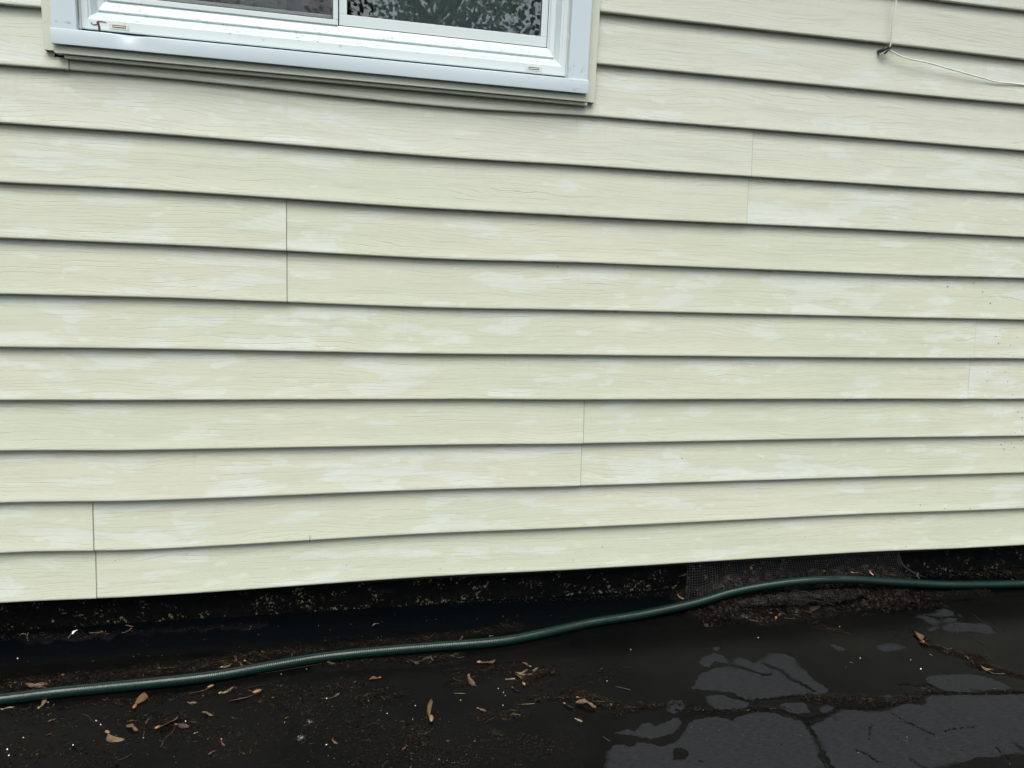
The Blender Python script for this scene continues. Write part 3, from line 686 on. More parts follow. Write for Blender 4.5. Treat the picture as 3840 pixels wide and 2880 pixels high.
# ------------------------------------------------------------------ hose
n = NT('green hose rubber'); P_, X_, Y_, Z_ = n.pos(); ul = n.attr('along')
rib = n.math('SINE', n.math('MULTIPLY', ul, 2*math.pi/.0042)); nz_ = n.noise(P_, 260.0, 3, 0.6); sm_ = n.noise(P_, 14.0, 2, 0.5)
mud = n.mapr(n.noise(P_, 75.0, 4, 0.7), .60, .68)
n.base(n.mix(n.math('MULTIPLY', mud, .7), n.mix(n.mapr(nz_, .35, .7), (.0022, .0130, .0100), (.0038, .0170, .0135)), (.006, .0065, .0055)))
n.rough(n.mapr(sm_, .35, .65, .15, .24)); n.b.inputs['Specular IOR Level'].default_value = .38
nb = n.bump(n.math('MULTIPLY', rib, n.mapr(sm_, .3, .6, .3, 1.0)), .35, .0005); n.nrm(n.bump(nz_, .35, .0009, nb)); M_HOSE = n.m
HR = .0118
HP = [(-900,2700,0),(-400,2668,0),(0,2623,0),(200,2598,0),(400,2578,0),(600,2558,0),(800,2535,0),(1000,2500,0),(1200,2466,0),(1400,2444,0),(1600,2427,0),(1853,2407,0),(2000,2382,0),(2215,2335,0),(2400,2305,.001),(2600,2262,.008),(2745,2220,.024),(2889,2193,.042),(3034,2177,.056),(3179,2173,.054),(3323,2181,.036),(3435,2187,.017),(3535,2192,.006),(3669,2192,0),(3840,2189,0),(4100,2178,0),(4500,2150,0)]
hp_ = [on_ground(x, y, HR+l) for x, y, l in HP]
def catmull(pts, step):
    pts = np.asarray(pts); out = []
    ex = np.concatenate([[2*pts[0]-pts[1]], pts, [2*pts[-1]-pts[-2]]])
    for i in range(1, len(ex)-2):
        p0, p1, p2, p3 = ex[i-1:i+3]; nn = max(2, int(np.linalg.norm(p2-p1)/step))
        for t in np.arange(nn)/nn: out.append(.5*((2*p1)+(-p0+p2)*t+(2*p0-5*p1+4*p2-p3)*t*t+(-p0+3*p1-3*p2+p3)*t**3))
    out.append(ex[-2]); return np.array(out)
hc = catmull(hp_, .004); al = np.concatenate([[0], np.cumsum(np.linalg.norm(np.diff(hc, axis=0), axis=1))])
m = MB(); m.tube(hc, HR, 28, True, along=al)
o0 = hc[len(hc)//2]; tag(m.build('garden_hose', M_HOSE, smooth=True, origin=o0), 'dark green wet garden hose lying along the foot of the wall and over the netting', 'hose')

# ------------------------------------------------------------------ netting roll stuffed against the wall
M_NET = simple('plastic netting thread', (.040, .042, .042), .5)
def heap_z(X, y):
    """top of the leaf heap the netting is wrapped round: high at the wall, falling to the asphalt"""
    e = min(1, max(0, (X-.955)/.16))*min(1, max(0, (1.70-X)/.10)); e = e*e*(3-2*e)
    prof_ = float(np.interp(y, [-.118, -.088, -.070, -.055, -.020, .010, .026], [-.142, -.127, -.118, -.112, -.086, -.058, -.046]))
    g = float(ground_z(X, y)); b = .010*mnoise.noise((X*14, y*22, 2))+.006*mnoise.noise((X*45, y*60, 4))
    return g-.004+max(0, prof_+b-g)*e
def net_point(X, t):
    """back sheet: t runs from under the siding down the heap to just behind the hose"""
    sag = .5+.5*mnoise.noise((X*6, 0, 7)); y = .024-.048*t-.022*t*t*sag
    fold = math.sin(X*58+5*mnoise.noise((X*7, t, 1))+t*3)
    z0 = -.004; zb = heap_z(X, y)+.004
    z = z0*(1-t)**1.6+zb*(1-(1-t)**1.6) + .006*fold*t*mnoise.noise((X*5, 9, t))
    return (X, min(y+.007*fold*t*mnoise.noise((X*4, 2, t*2)), .0255), max(z, heap_z(X, y)+.0015))
m = MB(); NX, NTT = 92, 18
G = np.array([[net_point(.955+.68*i/(NX-1)+(.020*(j/NTT)**2 if i < 20 else 0)*(1-i/20)*-1, j/(NTT-1)*(.82+.18*mnoise.noise((i*.09, 0, 3)))) for i in range(NX)] for j in range(NTT)])
for j in range(NTT): m.tube(G[j], .00026, 3, False)
for i in range(NX): m.tube(G[:, i], .00026, 3, False)
# front roll: the same netting folded round a long lens of leaves in front of the hose
axis = catmull([on_z(2775, 2262, -.104), on_z(2880, 2250, -.098), on_z(3010, 2240, -.094), on_z(3130, 2234, -.092), on_z(3255, 2218, -.094)], .0070)
NA = len(axis); NC = 10
RR = []
for q in range(NA):
    u = q/(NA-1); r_ = .0035+.0150*math.sin(math.pi*min(1, u*1.02))**.55*(1+.55*mnoise.noise((u*11, 0, 5))); row = []
    for c_ in range(NC):
        th = math.radians(118-c_*15+14*mnoise.noise((u*6, c_*.3, 8)))
        row.append(axis[q]+np.array([.003*mnoise.noise((c_*.5, u*12, 1)), -r_*1.15*math.cos(math.pi/2-th+math.pi/2-math.pi/2)*0 - r_*1.1*math.sin(math.radians(c_*19)), r_*math.cos(math.radians(c_*19))]) + .0045*np.array([0, mnoise.noise((u*22, c_*.7, 4)), mnoise.noise((u*22, c_*.7, 6))]))
    RR.append(row)
RR = np.array(RR)
for q in range(NA): m.tube(RR[q], .00042, 3, False)
for c_ in range(NC): m.tube(RR[:, c_], .00042, 3, False)
for i in range(9):      # frayed corner at the sheet's right end
    a = np.array([1.632, .018, -.005-.004*i]); b = np.array([1.68+.006*i, -.002, -.070-.002*i]); m.tube(np.stack([a, (a+b)/2+np.array([-.012, 0, -.004]), b]), .0003, 3, False)
tag(m.build('netting', M_NET), 'crumpled black plastic netting stuffed with dead leaves under the siding behind the hose', 'netting')
# leaf stuffing: the heap itself, with loose flakes on its surface and inside the front roll
m = MB(); HX = np.linspace(.95, 1.72, 190); HY = np.linspace(-.118, .027, 50)
Hm = np.array([[(x, y, heap_z(x, y)) for x in HX] for y in HY]); m.grid(Hm, tint=rng.random(Hm.shape[0]*Hm.shape[1])*.10)
rin = np.array([[axis[q]+(RR[q, c_]-axis[q])*.80 for c_ in range(NC)] for q in range(NA)]); m.grid(rin, tint=rng.random(NA*NC)*.2)
cnt = 6500; ti = rng.random(cnt); V0 = []
while len(V0) < cnt:
    X = rng.uniform(.95, 1.72); y = rng.uniform(-.115, .024); hz_ = heap_z(X, y)
    if hz_ < float(ground_z(X, y))-.002 and rng.random() < .8: continue
    V0.append((X, y, max(hz_, float(ground_z(X, y)))+rng.uniform(-.001, .0025)))
V0 = np.array(V0)
sz = np.stack([rng.gamma(2.5, .0017, cnt)+.001, rng.gamma(2, .001, cnt)+.0006, rng.gamma(2, .0003, cnt)+.0003], -1)
V = np.einsum('nij,nkj->nki', rand_rot(cnt), oct_[None]*sz[:, None, :]*rng.uniform(.6, 1.4, (cnt, 6, 1)))+V0[:, None, :]
V[..., 1] = np.minimum(V[..., 1], .0265)
m.add(V.reshape(-1, 3), (np.array(of)[None]+np.arange(cnt)[:, None, None]*6).reshape(-1, 3).tolist(), tint=np.repeat(ti**5*.98, 6))
c2 = 420; qi = rng.integers(2, NA-2, c2); ci = rng.integers(0, NC, c2); P3 = RR[qi, ci]+rng.normal(size=(c2, 3))*.0015     # flakes caught on the roll
V = np.einsum('nij,nkj->nki', rand_rot(c2), oct_[None]*sz[:c2, None, :]*rng.uniform(.5, 1.3, (c2, 6, 1)))+P3[:, None, :]
m.add(V.reshape(-1, 3), (np.array(of)[None]+np.arange(c2)[:, None, None]*6).reshape(-1, 3).tolist(), tint=np.repeat(rng.random(c2)**2*.95, 6))
tag(m.build('leaf_stuffing', M_CRUMB), 'black rotting leaf pieces packed inside the crumpled netting', 'dead leaves', kind='stuff')

# ------------------------------------------------------------------ fallen maple keys and leaf scraps
SEEDM = {'tan': seed_material('tan key', (.150, .092, .048), (.072, .042, .022)), 'orange': seed_material('orange key', (.150, .074, .029), (.065, .031, .014)),
 'brown': seed_material('brown key', (.055, .026, .017), (.028, .014, .010)), 'pale': seed_material('pale key', (.21, .15, .085), (.11, .08, .048)),
 'green': seed_material('green bit', (.20, .24, .10), (.10, .12, .06)), 'pink': seed_material('pinkish key', (.42, .22, .16), (.25, .12, .09)), 'grey': seed_material('grey scrap', (.10, .105, .09), (.05, .055, .045)),
 'white': simple('crumpled foil', (.62, .64, .66), .25, .1, 300)}
NUTM = {k: simple(k+' nut', {'tan': (.20, .11, .05), 'orange': (.24, .09, .03), 'brown': (.06, .03, .02), 'pale': (.25, .18, .10), 'pink': (.3, .15, .11), 'green': (.15, .18, .08), 'grey': (.08, .08, .07), 'white': (.6, .6, .6)}[k], .45, .2, 300) for k in SEEDM}
def wing_mesh(var, thin=1.0):
    """unit-length wing from the nut end (x=0) to the tip (x=1): straight thick edge, bowed thin edge, curled"""
    r = random.Random(var); nu, nv = 16, 7; P = np.zeros((nv, nu, 3)); U = np.zeros((nv, nu)); Vv = np.zeros((nv, nu))
    bow = r.uniform(-.12, .12); curl = r.uniform(.05, .35)*r.choice((-1, 1)); tw_ = r.uniform(-.5, .5); wd = r.uniform(.26, .34)*thin
    for i in range(nu):
        u = .10+.90*i/(nu-1); prof_ = wd*(math.sin(math.pi*min(1, (u**1.25)))**.62 if u < .97 else wd*0.6)*(0.35+.65*min(1, u*1.6)) + .015
        if i == nu-1: prof_ = .02
        for j in range(nv):
            v = j/(nv-1); y = bow*math.sin(math.pi*u) - v*prof_ + .05*math.sin(u*9+var)*v*thin
            z = curl*.22*math.sin(u*2.6)*(.3+v) + .035*math.sin(u*7+v*3+var)*v + tw_*(v-.5)*prof_*u
            P[j, i] = (u, y, z+.03); U[j, i] = u; Vv[j, i] = v
    return P, U, Vv
def nut_mesh(var):
    r = random.Random(var+50); V = []; F = []; ns, nr = 9, 6; a, b, c_ = r.uniform(.11, .15), r.uniform(.065, .085), .055
    for i in range(nr+1):
        th = math.pi*i/nr
        for j in range(ns):
            ph = 2*math.pi*j/ns; V.append((.06+a*math.cos(th), -.02+b*math.sin(th)*math.cos(ph), .05+c_*math.sin(th)*math.sin(ph)*(1+.15*math.cos(3*th))))
    for i in range(nr):
        for j in range(ns): F.append((i*ns+j, i*ns+(j+1) % ns, (i+1)*ns+(j+1) % ns, (i+1)*ns+j))
    return V, F
SHAPES = {}
for var in range(4):
    for thin in (1.0, .55):
        P, U, Vv = wing_mesh(var, thin); V, F = nut_mesh(var); SHAPES[(var, thin)] = (P, U, Vv, V, F)
meshcache = {}
def key_meshes(var, thin, colr):
    kx = (var, thin, colr)
    if kx not in meshcache:
        P, U, Vv, V, F = SHAPES[(var, thin)]
        m = MB(); m.grid(P, u=U.ravel(), v=Vv.ravel()); Pb = P-np.array([0, 0, .012]); m.grid(Pb, flip=True, u=U.ravel(), v=Vv.ravel())
        nu, nv = P.shape[1], P.shape[0]; idx = lambda j, i: j*nu+i; off = nu*nv; ring = [idx(0, i) for i in range(nu)]+[idx(j, nu-1) for j in range(1, nv)]+[idx(nv-1, i) for i in range(nu-2, -1, -1)]+[idx(j, 0) for j in range(nv-2, 0, -1)]
        for a in range(len(ring)): b = ring[(a+1) % len(ring)]; m.f.append((ring[a], b, b+off, ring[a]+off))
        me1 = bpy.data.meshes.new('wing'); me1.from_pydata(np.concatenate(m.v).tolist(), [], m.f)
        for k_, l_ in m.a.items(): at = me1.attributes.new(k_, 'FLOAT', 'POINT'); at.data.foreach_set('value', np.concatenate(l_).astype(np.float32))
        me1.polygons.foreach_set('use_smooth', [True]*len(me1.polygons)); me1.materials.append(SEEDM[colr])
        me2 = bpy.data.meshes.new('nut'); me2.from_pydata(V, [], F); me2.polygons.foreach_set('use_smooth', [True]*len(me2.polygons)); me2.materials.append(NUTM[colr])
        meshcache[kx] = (me1, me2)
    return meshcache[kx]
def place(o, a, b, lift, roll=0.0):
    A = on_ground(*a); B = on_ground(*b); d = B-A; L = np.linalg.norm(d); an = math.atan2(d[1], d[0]); pit = -math.asin(max(-1, min(1, (B[2]-A[2])/max(L, 1e-6))))
    o.location = (A[0], A[1], A[2]+lift); o.rotation_euler = (roll, pit, an); o.scale = (L, L, L)
def key(a, b, colr, var, label, lift=.0012, thin=1.0, group='fallen maple keys', flip=False):
    o = empty('maple_key'); me1, me2 = key_meshes(var % 4, thin, colr)
    link('wing', me1, o); link('nut', me2, o); place(o, a, b, lift, random.uniform(-.2, .2)); 
    if flip: o.scale = (o.scale[0], -o.scale[1], o.scale[2])
    tag(o, label, 'maple key', group); return o
# nut end, wing tip (photo pixels), colour, shape
KEYS = [
 ((501,2658),(542,2602),'orange',0,1,'orange brown maple key just below the hose at left, its wing pointing up to it'),
 ((400,2748),(467,2775),'tan',1,1,'broad tan maple key with dark veins, largest one at bottom left, alone on bare asphalt'),
 ((796,2578),(707,2606),'tan',2,1,'long tan maple key just under the hose, crossed by a narrow pale one'),
 ((586,2735),(664,2692),'orange',3,1,'rusty brown maple key lying diagonally above the curly pale stem at bottom left'),
 ((658,2718),(712,2728),'brown',0,1,'brown curved maple key touching the top of the curly pale stem'),
 ((822,2603),(872,2578),'pale',1,.55,'narrow pale maple key crossing the tip of the long tan one below the hose'),
 ((972,2598),(858,2634),'tan',2,1,'largest tan maple key with a long striped wing, below the hose left of centre'),
 ((916,2480),(954,2490),'orange',3,1,'bright orange maple key resting against the upper side of the hose, left of centre'),
 ((829,2506),(872,2487),'pale',1,.55,'pale sliver of maple key above the hose, left of the bright orange one'),
 ((1427,2544),(1384,2552),'orange',0,1,'small orange maple key with an upright point, alone at lower centre left'),
 ((831,2773),(845,2797),'orange',1,1,'orange rounded maple key near the bottom edge at left centre'),
 ((1614,2706),(1616,2626),'tan',2,1,'large tan maple key standing upright in the picture at lower centre'),
 ((1792,2486),(1856,2476),'tan',3,1,'tan and orange maple key lying level just below the hose at the centre'),
 ((1989,2503),(1957,2487),'tan',0,.55,'small tan maple key above the long pale strip in the crumbs right of centre'),
 ((1965,2572),(1930,2530),'tan',1,1,'pinkish tan folded maple key pointing down from the long pale strip'),
 ((1897,2551),(1932,2545),'orange',2,.55,'thin orange brown maple key left of the folded pinkish tan one'),
 ((1920,2580),(1952,2596),'brown',3,.55,'dark brown narrow maple key right below the folded pinkish tan one'),
 ((1790,2658),(1824,2670),'orange',0,1,'small orange maple key with a tiny stalk at lower centre'),
 ((2162,2618),(2206,2608),'orange',1,1,'orange and cream maple key on the dark crumb heap left of the bare patches'),
 ((2157,2697),(2184,2706),'pale',2,1,'small pale maple key below the dark crumb heap left of the bare patches'),
 ((2114,2640),(2152,2656),'tan',3,.55,'thin tan maple key at the left end of the dark crumb heap'),
 ((3461,2412),(3428,2373),'orange',0,1,'orange brown curved maple key at the upper end of the crumb trail on the right'),
 ((2739,2149),(2790,2166),'brown',1,1,'dull brown broad maple key lying on the netting behind the hose'),
 ((2808,2196),(2790,2160),'orange',2,.55,'orange maple key dangling down the netting to the hose'),
 ((2859,2182),(2902,2173),'pale',3,1,'pale maple key tucked behind the hose where it climbs the netting'),
 ((2866,2291),(2897,2302),'pink',0,1,'pinkish white maple key below the front roll of netting, left end'),
 ((2907,2322),(2919,2292),'orange',1,1,'curved amber maple key below the front roll of netting'),
 ((2980,2266),(3003,2299),'orange',2,1,'orange brown crumpled maple key in the leaf heap below the netting roll'),
 ((3083,2190),(3108,2200),'orange',3,1,'small orange maple key caught between hose and netting roll'),
 ((3186,2196),(3228,2201),'pale',0,.55,'pale yellow sliver of a maple key on top of the netting roll, right end'),
 ((3252,2198),(3268,2216),'pink',1,1,'pinkish maple key at the right end of the netting roll'),
 ((3798,2176),(3785,2162),'orange',2,1,'orange maple key touching the hose from behind at the far right'),
 ((1725,2402),(1730,2388),'orange',3,1,'tiny orange maple key peeking over the hose at the centre'),
 ((1835,2388),(1851,2386),'pink',0,.55,'pinkish thin maple key just above the hose right of centre'),
 ((2540,2232),(2566,2246),'orange',1,1,'orange brown maple key in the leaf heap left of the netting'),
 ((2566,2218),(2540,2225),'brown',2,1,'brown maple key on the leaf heap behind the hose, left of the netting'),
 ((143,2660),(158,2628),'pale',3,1,'pale striped maple key half hidden under the hose at far left'),
 ((9,2355),(35,2366),'orange',0,.55,'orange maple key against the black foundation at the far left'),
]
for a, b, colr, var, th, lab in KEYS:
    lift = .0012
    if 2560 < a[0] < 3300 and a[1] < 2250: lift = .050
    elif 'netting' in lab and ('on the netting' in lab or 'dangling' in lab): lift = .045
    if 'netting roll' in lab and ('on top' in lab or 'between' in lab): lift = .040
    if 'climbs' in lab: lift = .035
    key(a, b, colr, var, lab, lift, float(th))
# leaf scraps: single curled pieces without a nut
def scrap_mesh(var, colr):
    r = random.Random(var*7+3); m = MB(); nu, nv = 9, 6; P = np.zeros((nv, nu, 3))
    for i in range(nu):
        u = i/(nu-1); wd = (.30+.12*math.sin(var+u*8))*math.sin(math.pi*(u*.9+.05))**.7
        for j in range(nv):
            v = j/(nv-1)-.5; P[j, i] = (u, v*wd+.08*math.sin(u*5+var), .05+.10*math.sin(u*3+var)+.5*v*v*r.choice((.2, .5))+.03*math.sin(9*u+7*v))
    m.grid(P, u=np.tile(np.linspace(0, 1, nu), nv), v=np.repeat(np.linspace(0, 1, nv), nu))
    m.grid(P-np.array([0, 0, .02]), flip=True, u=np.tile(np.linspace(0, 1, nu), nv), v=np.repeat(np.linspace(0, 1, nv), nu))
    off = nu*nv; ring = list(range(nu))+[j*nu+nu-1 for j in range(1, nv)]+[(nv-1)*nu+i for i in range(nu-2, -1, -1)]+[j*nu for j in range(nv-2, 0, -1)]
    for a in range(len(ring)): b = ring[(a+1) % len(ring)]; m.f.append((ring[a], b, b+off, ring[a]+off))
    return m
SCR = [
 ((474,2728),(520,2742),'orange',0,'curled reddish brown leaf scrap between the broad tan key and the diagonal rusty key'),
 ((181,2712),(205,2698),'tan',1,'small tan leaf scrap on bare asphalt below the hose at far left'),
 ((172,2762),(194,2750),'brown',2,'brown leaf scrap left of the broad tan maple key at bottom left'),
 ((703,2636),(740,2638),'orange',3,'thin orange leaf scrap below the hose left of centre'),
 ((756,2680),(800,2684),'tan',1,'tan strip of leaf tangled in stems below the largest tan maple key'),
 ((74,2384),(101,2381),'tan',0,'tan leaf scrap at the foot of the foundation, far left'),
 ((470,2352),(500,2351),'brown',1,'round greyish brown leaf scrap at the foot of the foundation, left'),
 ((0,2662),(54,2655),'pale',3,'pale torn leaf scrap under the hose at the left edge'),
 ((98,2588),(223,2557),'tan',2,'long straw coloured leaf strip lying along the top of the hose at far left'),
 ((876,2464),(890,2486),'brown',0,'reddish brown leaf scrap upright in the crumbs beside the bright orange key'),
 ((899,2486),(911,2498),'orange',2,'stubby orange leaf scrap just left of the bright orange key above the hose'),
 ((1397,2350),(1420,2340),'grey',0,'grey green leaf scrap on the smooth black strip left of centre'),
 ((1071,2700),(1081,2688),'orange',1,'orange chip of leaf above a white seed fluff, lower left'),
 ((1248,2616),(1276,2600),'tan',3,'thin tan leaf scrap beside a dark tuft at lower left centre'),
 ((1244,2779),(1266,2790),'orange',2,'orange leaf chip at the bottom edge, left of centre'),
 ((1933,2531),(2019,2512),'pale',3,'long pale grey leaf strip above the folded pinkish tan key'),
 ((2158,2640),(2236,2656),'tan',0,'ribbed tan piece of leaf on the dark crumb heap'),
 ((3674,2503),(3768,2532),'tan',3,'long tan leaf strip at the lower end of the crumb trail on the right'),
 ((3450,2414),(3490,2421),'tan',1,'tan leaf scrap beside the curved key atop the crumb trail on the right'),
 ((3588,2446),(3604,2456),'orange',2,'small orange leaf scrap in the middle of the crumb trail on the right'),
 ((3616,2462),(3634,2474),'tan',0,'tan leaf scrap lower in the crumb trail on the right'),
 ((3484,2457),(3497,2459),'pale',1,'pale chip at the left border of the crumb trail on the right'),
 ((3438,2152),(3447,2174),'brown',2,'brown leaf scrap leaning on the heap behind the hose at right'),
 ((3190,2250),(3262,2258),'brown',1,'curled dark brown leaf below the right end of the netting roll'),
 ((2795,2318),(2856,2348),'brown',3,'dark brown torn leaf lying below the left end of the netting roll'),
 ((3040,2300),(3120,2275),'brown',0,'black brown wet leaf folded in the heap under the netting roll'),
 ((2695,2178),(2722,2192),'orange',0,'reddish leaf scrap at the foot of the netting, left side'),
 ((2790,2236),(2806,2243),'pale',2,'pale chip between the hose and the left end of the netting roll'),
 ((727,2757),(742,2746),'green',1,'small yellow green bud scale near the curly pale stem'),
 ((785,2836),(802,2816),'orange',1,'orange leaf chip near the bottom edge, beneath the yellow green bud scale'),
 ((1222,2488),(1268,2494),'brown',2,'brown lump of leaf under the hose at left centre'),
 ((1750,2540),(1785,2572),'tan',2,'frayed olive tan leaf scrap with dark stems at the centre'),
 ((556,2700),(548,2716),'brown',1,'reddish speckled leaf scrap attached below the diagonal rusty key'),
 ((1545,2490),(1640,2470),'brown',3,'clump of grey brown leaf pressed under the hose at the centre'),
]
for a, b, colr, var, lab in SCR:
    m = scrap_mesh(var, colr); o = m.build('leaf_scrap', SEEDM[colr], smooth=True); place(o, a, b, .001, random.uniform(-.2, .2)); tag(o, lab, 'leaf scrap', 'dead leaf scraps on the asphalt')
m = scrap_mesh(5, 'white'); o = m.build('foil_scrap', SEEDM['white']); place(o, (266, 2380), (290, 2366), .001, .5); tag(o, 'shiny white crumpled scrap at the foot of the foundation, far left', 'foil scrap')
# single stems worth pointing at
def stem(pts, r_, c, lab, lift=.0012, name='dry_stem'):
    P = catmull([on_ground(x, y, lift) for x, y in pts], .002); m = MB()
    rr = r_*(.6+.4*np.sin(np.linspace(.3, 2.8, len(P)))); m.tube(P, rr, 6, True, tint=c); oo = m.build(name, M_TWIG, smooth=True, origin=P[0]); tag(oo, lab, 'stem', 'single dry stems on the asphalt')
stem([(604,2783),(622,2767),(640,2750),(652,2737),(658,2720)], .0010, .80, 'curly pale grey green stem hanging from the brown curved maple key')
stem([(1703,2600),(1725,2600),(1745,2601)], .0006, .98, 'short straight yellow stem left of the folded pinkish tan key')
stem([(1952,2641),(1980,2640),(2005,2638)], .0006, .99, 'straight yellow stem just left of the dark crumb heap')
stem([(2307,2573),(2335,2580),(2365,2587)], .0005, .95, 'fine pale stem alone on smooth asphalt above the dark crumb heap')
stem([(2260,2761),(2275,2772),(2288,2780)], .0004, .95, 'fine pale stem left of the lowest bare patch')
stem([(2340,2501),(2356,2502),(2373,2503)], .0003, .9, 'hair thin stem on smooth asphalt below the hose, right of centre')
stem([(3647,2302),(3680,2328),(3716,2345),(3751,2368)], .0010, .72, 'long brown pointed stem above the crumb trail at far right')
stem([(3629,2379),(3668,2402),(3700,2421),(3714,2432)], .0005, .85, 'thin kinked grey stem beside the crumb trail, lower of two lines')
stem([(3184,2483),(3198,2486)], .0008, .95, 'short pale stick on smooth asphalt above the long crack')
stem([(909,2585),(950,2575),(994,2566)], .0010, .55, 'dark bare stick between the hose and the largest tan key')
stem([(950,2530),(1050,2515),(1150,2498),(1215,2486)], .0007, .75, 'long thin stem lying parallel just under the hose, left of centre')
stem([(309,2678),(330,2685),(342,2700),(358,2710)], .0007, .85, 'bent pale tipped stem below the hose, far left')
stem([(117,2833),(133,2822),(149,2811)], .0006, .8, 'short brown stem near the bottom left corner')
stem([(125,2862),(140,2848),(150,2820)], .0008, .2, 'bent black stem near the bottom left corner')
stem([(812,2737),(830,2727),(850,2722)], .0008, .4, 'black brown stem by the lower left stains')
stem([(3093,2212),(3100,2235),(3106,2256)], .0006, .9, 'pale thin stem hanging down the front of the netting roll', .02)
# seed fluffs: hair tufts
M_FLUFF = simple('white seed hair', (.45, .46, .46), .7)
for (px, py, lab) in [(1162,2712,'white seed fluff, upper of two on the asphalt at lower left'), (1133,2770,'white seed fluff, lower of two near the bottom edge at lower left')]:
    q = on_ground(px, py); m = MB()
    for i in range(34):
        d = np.array([random.gauss(0, 1), random.gauss(0, 1), abs(random.gauss(0, .5))]); d /= np.linalg.norm(d); L = random.uniform(.004, .011)
        m.tube(np.stack([q+np.array([0, 0, .001]), q+d*L*.5+np.array([0, 0, .002]), q+d*L]), .00004, 3, False)
    tag(m.build('seed_fluff', M_FLUFF, origin=q), lab, 'seed fluff', 'white seed fluffs')

# ------------------------------------------------------------------ cable and clip on the siding, stalk on the window frame
M_CABLE = simple('white cable', (.76, .77, .70), .4, .12, 90); M_CLIP = simple('black plastic clip', (.012, .013, .014), .4)
def sface(x, z, out):      # point standing 'out' metres proud of the siding face
    k = max(j for j in range(N_COURSE) if lip_z(j)+float(wave(j, np.array([x]))[0]) <= z+1e-4) if z > 0 else 0
    h = z-lip_z(k)-float(wave(k, np.array([x]))[0]); return np.array([x, float(np.interp(h, [0, .010, .1165], [0, .0005, .0130]))-out, z])
cp = []
for px, py, yy in [(3366,-320,-.022),(3364,-160,-.020),(3361,0,-.018),(3351,60,-.016),(3345,110,-.012),(3342,150,-.009),(3339,168,-.008),(3335,182,-.006),(3340,190,-.006),(3350,196,-.006),(3380,211,-.008),(3420,223,-.009),(3480,235,-.008),(3560,258,-.006),(3640,280,-.004),(3700,297,-.001),(3745,308,.001),(3790,312,.002),(3840,318,.003),(3940,330,.003),(4200,350,.002)]:
    cp.append(on_y(px, py, yy))
m = MB(); m.tube(catmull(cp, .004), .0018, 8); tag(m.build('cable', M_CABLE, smooth=True, origin=cp[7]), 'thin white cable hanging down to the black clip, then running right across the siding', 'cable')
m = MB()
a = on_y(3306, 190, -.002); b = on_y(3333, 174, -.004); m.tube(catmull([a+np.array([0, .012, 0]), a, (a+b)/2+np.array([0, -.003, 0]), b], .002), .0042, 10)
o = m.build('cable_clip', M_CLIP, smooth=True, origin=a); tag(o, 'black plastic clip holding the white cable under a siding lip at upper right', 'cable clip')
m = MB(); a2 = on_y(3317, 202, -.006); b2 = on_y(3341, 178, -.010); m.tube(np.stack([a2, (a2+b2)/2, b2])-a, .0023, 8); m.build('nail', M_CLIP, o, smooth=True)
m = MB(); q = on_y(3318, 206, -.006)-a; m.tube(np.stack([q, q+np.array([.001, -.001, -.001])]), .0016, 6); m.build('nail_tip', simple('steel tip', (.5, .5, .5), .3), o)
M_RED = simple('red brown stalk', (.085, .022, .015), .6, .3, 300)
def wpnt(px, py, yy=-.0118): return on_y(px, py, yy)
m = MB()
m.tube(catmull([wpnt(373, 113), wpnt(372, 103), wpnt(370, 94), wpnt(366, 82)], .0008), .0022, 6); m.tube(catmull([wpnt(341, 83), wpnt(346, 90), wpnt(355, 93), wpnt(366, 89)], .0008), .0009, 5); m.tube(catmull([wpnt(363, 80), wpnt(378, 80), wpnt(390, 82), wpnt(398, 84)], .0008), .0007, 5)
tag(m.build('dried_stalk', M_RED, smooth=True), 'reddish brown dried stalk stuck to the lower left corner of the white window frame', 'dried stalk')
# hairline split in the siding with a thorn of dirt
m = MB(); m.tube(catmull([on_y(1160, 2000, .004), on_y(1163, 2015, .001), on_y(1160, 2032, -.001)], .001), .0006, 4); 
tag(m.build('siding_crack', M_BLACK), 'short dark vertical split at a siding lip, lower left', 'crack')

# ------------------------------------------------------------------ rain drops
n = NT('rain water'); n.base((1, 1, 1)); n.rough(0.02); n.b.inputs['IOR'].default_value = 1.33; n.b.inputs['Transmission Weight'].default_value = 1.0; M_WATER = n.m
def drop(m, c, rx, ry, rz):
    nr, ns = 6, 9; V = []; F = []
    for i in range(nr+1):
        th = math.pi*i/nr
        for j in range(ns): ph = 2*math.pi*j/ns; V.append((c[0]+rx*math.sin(th)*math.cos(ph), c[1]+ry*math.sin(th)*math.sin(ph), c[2]+rz*math.cos(th)*(1.25 if th > 1.6 else .9)))
    for i in range(nr):
        for j in range(ns): F.append((i*ns+j, (i+1)*ns+j, (i+1)*ns+(j+1) % ns, i*ns+(j+1) % ns))
    m.add(V, F)
m = MB()
for k, x0, x1, cnt in [(10,-.68,-.5,3),(9,-.6,2.0,10),(10,.55,2.2,16),(11,.62,2.2,14),(12,.62,2.2,12),(8,0.3,2.1,16),(7,1.0,2.1,10),(6,.2,2.1,12),(5,1.2,2.1,6),(4,1.3,2.1,12),(9,.9,2.1,14)]:
    for _ in range(cnt):
        x = random.uniform(x0, x1); z = lip_z(k)+float(wave(k, np.array([x]))[0]); r_ = random.uniform(.0014, .0034); drop(m, (x, .004, z-.0005), r_*1.5, r_*.9, r_)
tag(m.build('hanging_drops', M_WATER, smooth=True), 'small rain drops hanging from the lower lips of the siding boards', 'rain drops', kind='stuff')
m = MB()
def frame_y(z): # depth of the frame's face at height z
    d = (SZ0-z)/szs; return float(np.interp(d, [p_[0] for p_ in prof], [p_[1] for p_ in prof]))
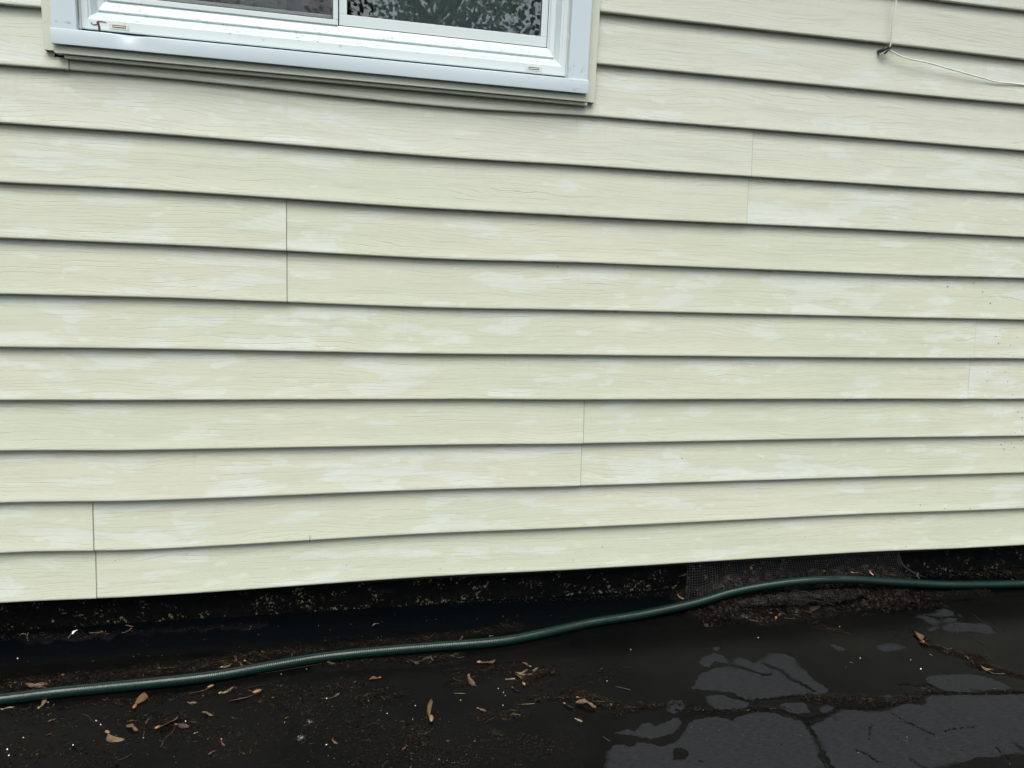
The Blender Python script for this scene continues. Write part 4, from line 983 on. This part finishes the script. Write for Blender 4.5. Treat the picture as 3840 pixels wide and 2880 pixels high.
for _ in range(150):
    x = random.uniform(-.45, .47); z = random.choice([random.gauss(1.279, .004), random.gauss(1.268, .004), random.gauss(1.250, .005)]); zz = z+tl(x); r_ = random.uniform(.0008, .0022)
    drop(m, (x, frame_y(z)-.0002, zz), r_*random.uniform(1, 1.5), r_*.6, r_)
for _ in range(26):
    x = random.choice([random.uniform(.40, .56), random.uniform(.5235, .566)]); z = random.uniform(1.197, 1.218) if x < .522 or random.random() < .5 else random.uniform(1.23, 1.25); r_ = random.uniform(.001, .002); drop(m, (x, -.0306 if z < 1.22 else -.0287, z+tl(x)), r_, r_*.6, r_*1.3)
for z in (1.345, 1.334, 1.30, 1.296, 1.275, 1.262, 1.40): drop(m, (.513+random.uniform(-.003, .003), .001, z), .0013, .001, .0017)
for px, py in [(170, 82), (258, 85), (250, 83), (211, 78)]: q = on_y(px, py, -.0290 if px > 190 else -.0105); drop(m, q, .0034 if px > 240 else .0015, .0008, .0014)
tag(m.build('rain_drops', M_WATER, smooth=True), 'small rain drops beaded on the white window frame and sill', 'rain drops', kind='stuff')

# ------------------------------------------------------------------ trees behind the photographer, seen mirrored in the glass
n = NT('tree leaf'); tt = n.attr('tint'); n.base(n.mix(tt, (.035, .075, .02), (.09, .15, .05))); n.rough(.55); n.b.inputs['Transmission Weight'].default_value = 0.0; M_LEAF = n.m
M_BARK = simple('bark', (.07, .055, .045), .9, .3, 25, .6)
def tree(x, y, h, rad, seed, lab, nleaf):
    r = np.random.default_rng(seed); rr = random.Random(seed); root = empty('tree', (x, y, float(ground_z(x, y))))
    tr = MB(); top = []
    main = catmull([(0, 0, -.1), (.06, .02, h*.25), (-.05, .08, h*.55), (.02, .0, h*.9)], .15); tr.tube(main, np.linspace(h*.028, h*.006, len(main)), 10)
    for i in range(22):
        t = rr.uniform(.22, .92); p0 = main[int(t*(len(main)-1))]; an = rr.uniform(0, 6.28); L = rad*(1.1-t*.6)*rr.uniform(.6, 1)
        p1 = p0+np.array([math.cos(an)*L*.5, math.sin(an)*L*.5, L*.35]); p2 = p0+np.array([math.cos(an)*L, math.sin(an)*L, L*.5]); tr.tube(catmull([p0, p1, p2], .15), np.linspace(h*.011, h*.002, len(catmull([p0, p1, p2], .15))), 6); top += [p1, p2, (p1+p2)/2]
    tr.build('trunk', M_BARK, root, smooth=True)
    c = np.array(top)[r.integers(0, len(top), nleaf)]; clump = r.integers(0, 160, nleaf); co_ = r.normal(size=(160, 3))*rad*.26; P = c+co_[clump]+r.normal(size=(nleaf, 3))*rad*.075
    q4 = np.array([[-.5, 0, 0], [0, -.32, .04], [.5, 0, 0], [0, .32, .04]])*.085
    Rm = rand_rot(nleaf); V = np.einsum('nij,kj->nki', Rm, q4)*r.uniform(.6, 1.3, (nleaf, 1, 1))+P[:, None, :]
    m = MB(); m.add(V.reshape(-1, 3), (np.arange(nleaf)[:, None]*4+np.arange(4)).tolist(), tint=np.repeat(r.random(160)[clump]*.6+r.random(nleaf)*.4, 4)); m.build('crown', M_LEAF, root)
    tag(root, lab, 'tree', 'trees mirrored in the window')
tree(1.3, -8.5, 5.2, 1.9, 3, 'leafy tree mirrored in the right window pane', 9500)
tree(-2.6, -9.5, 5.6, 2.0, 5, 'leafy tree mirrored faintly in the left pane behind the insect screen', 9000)
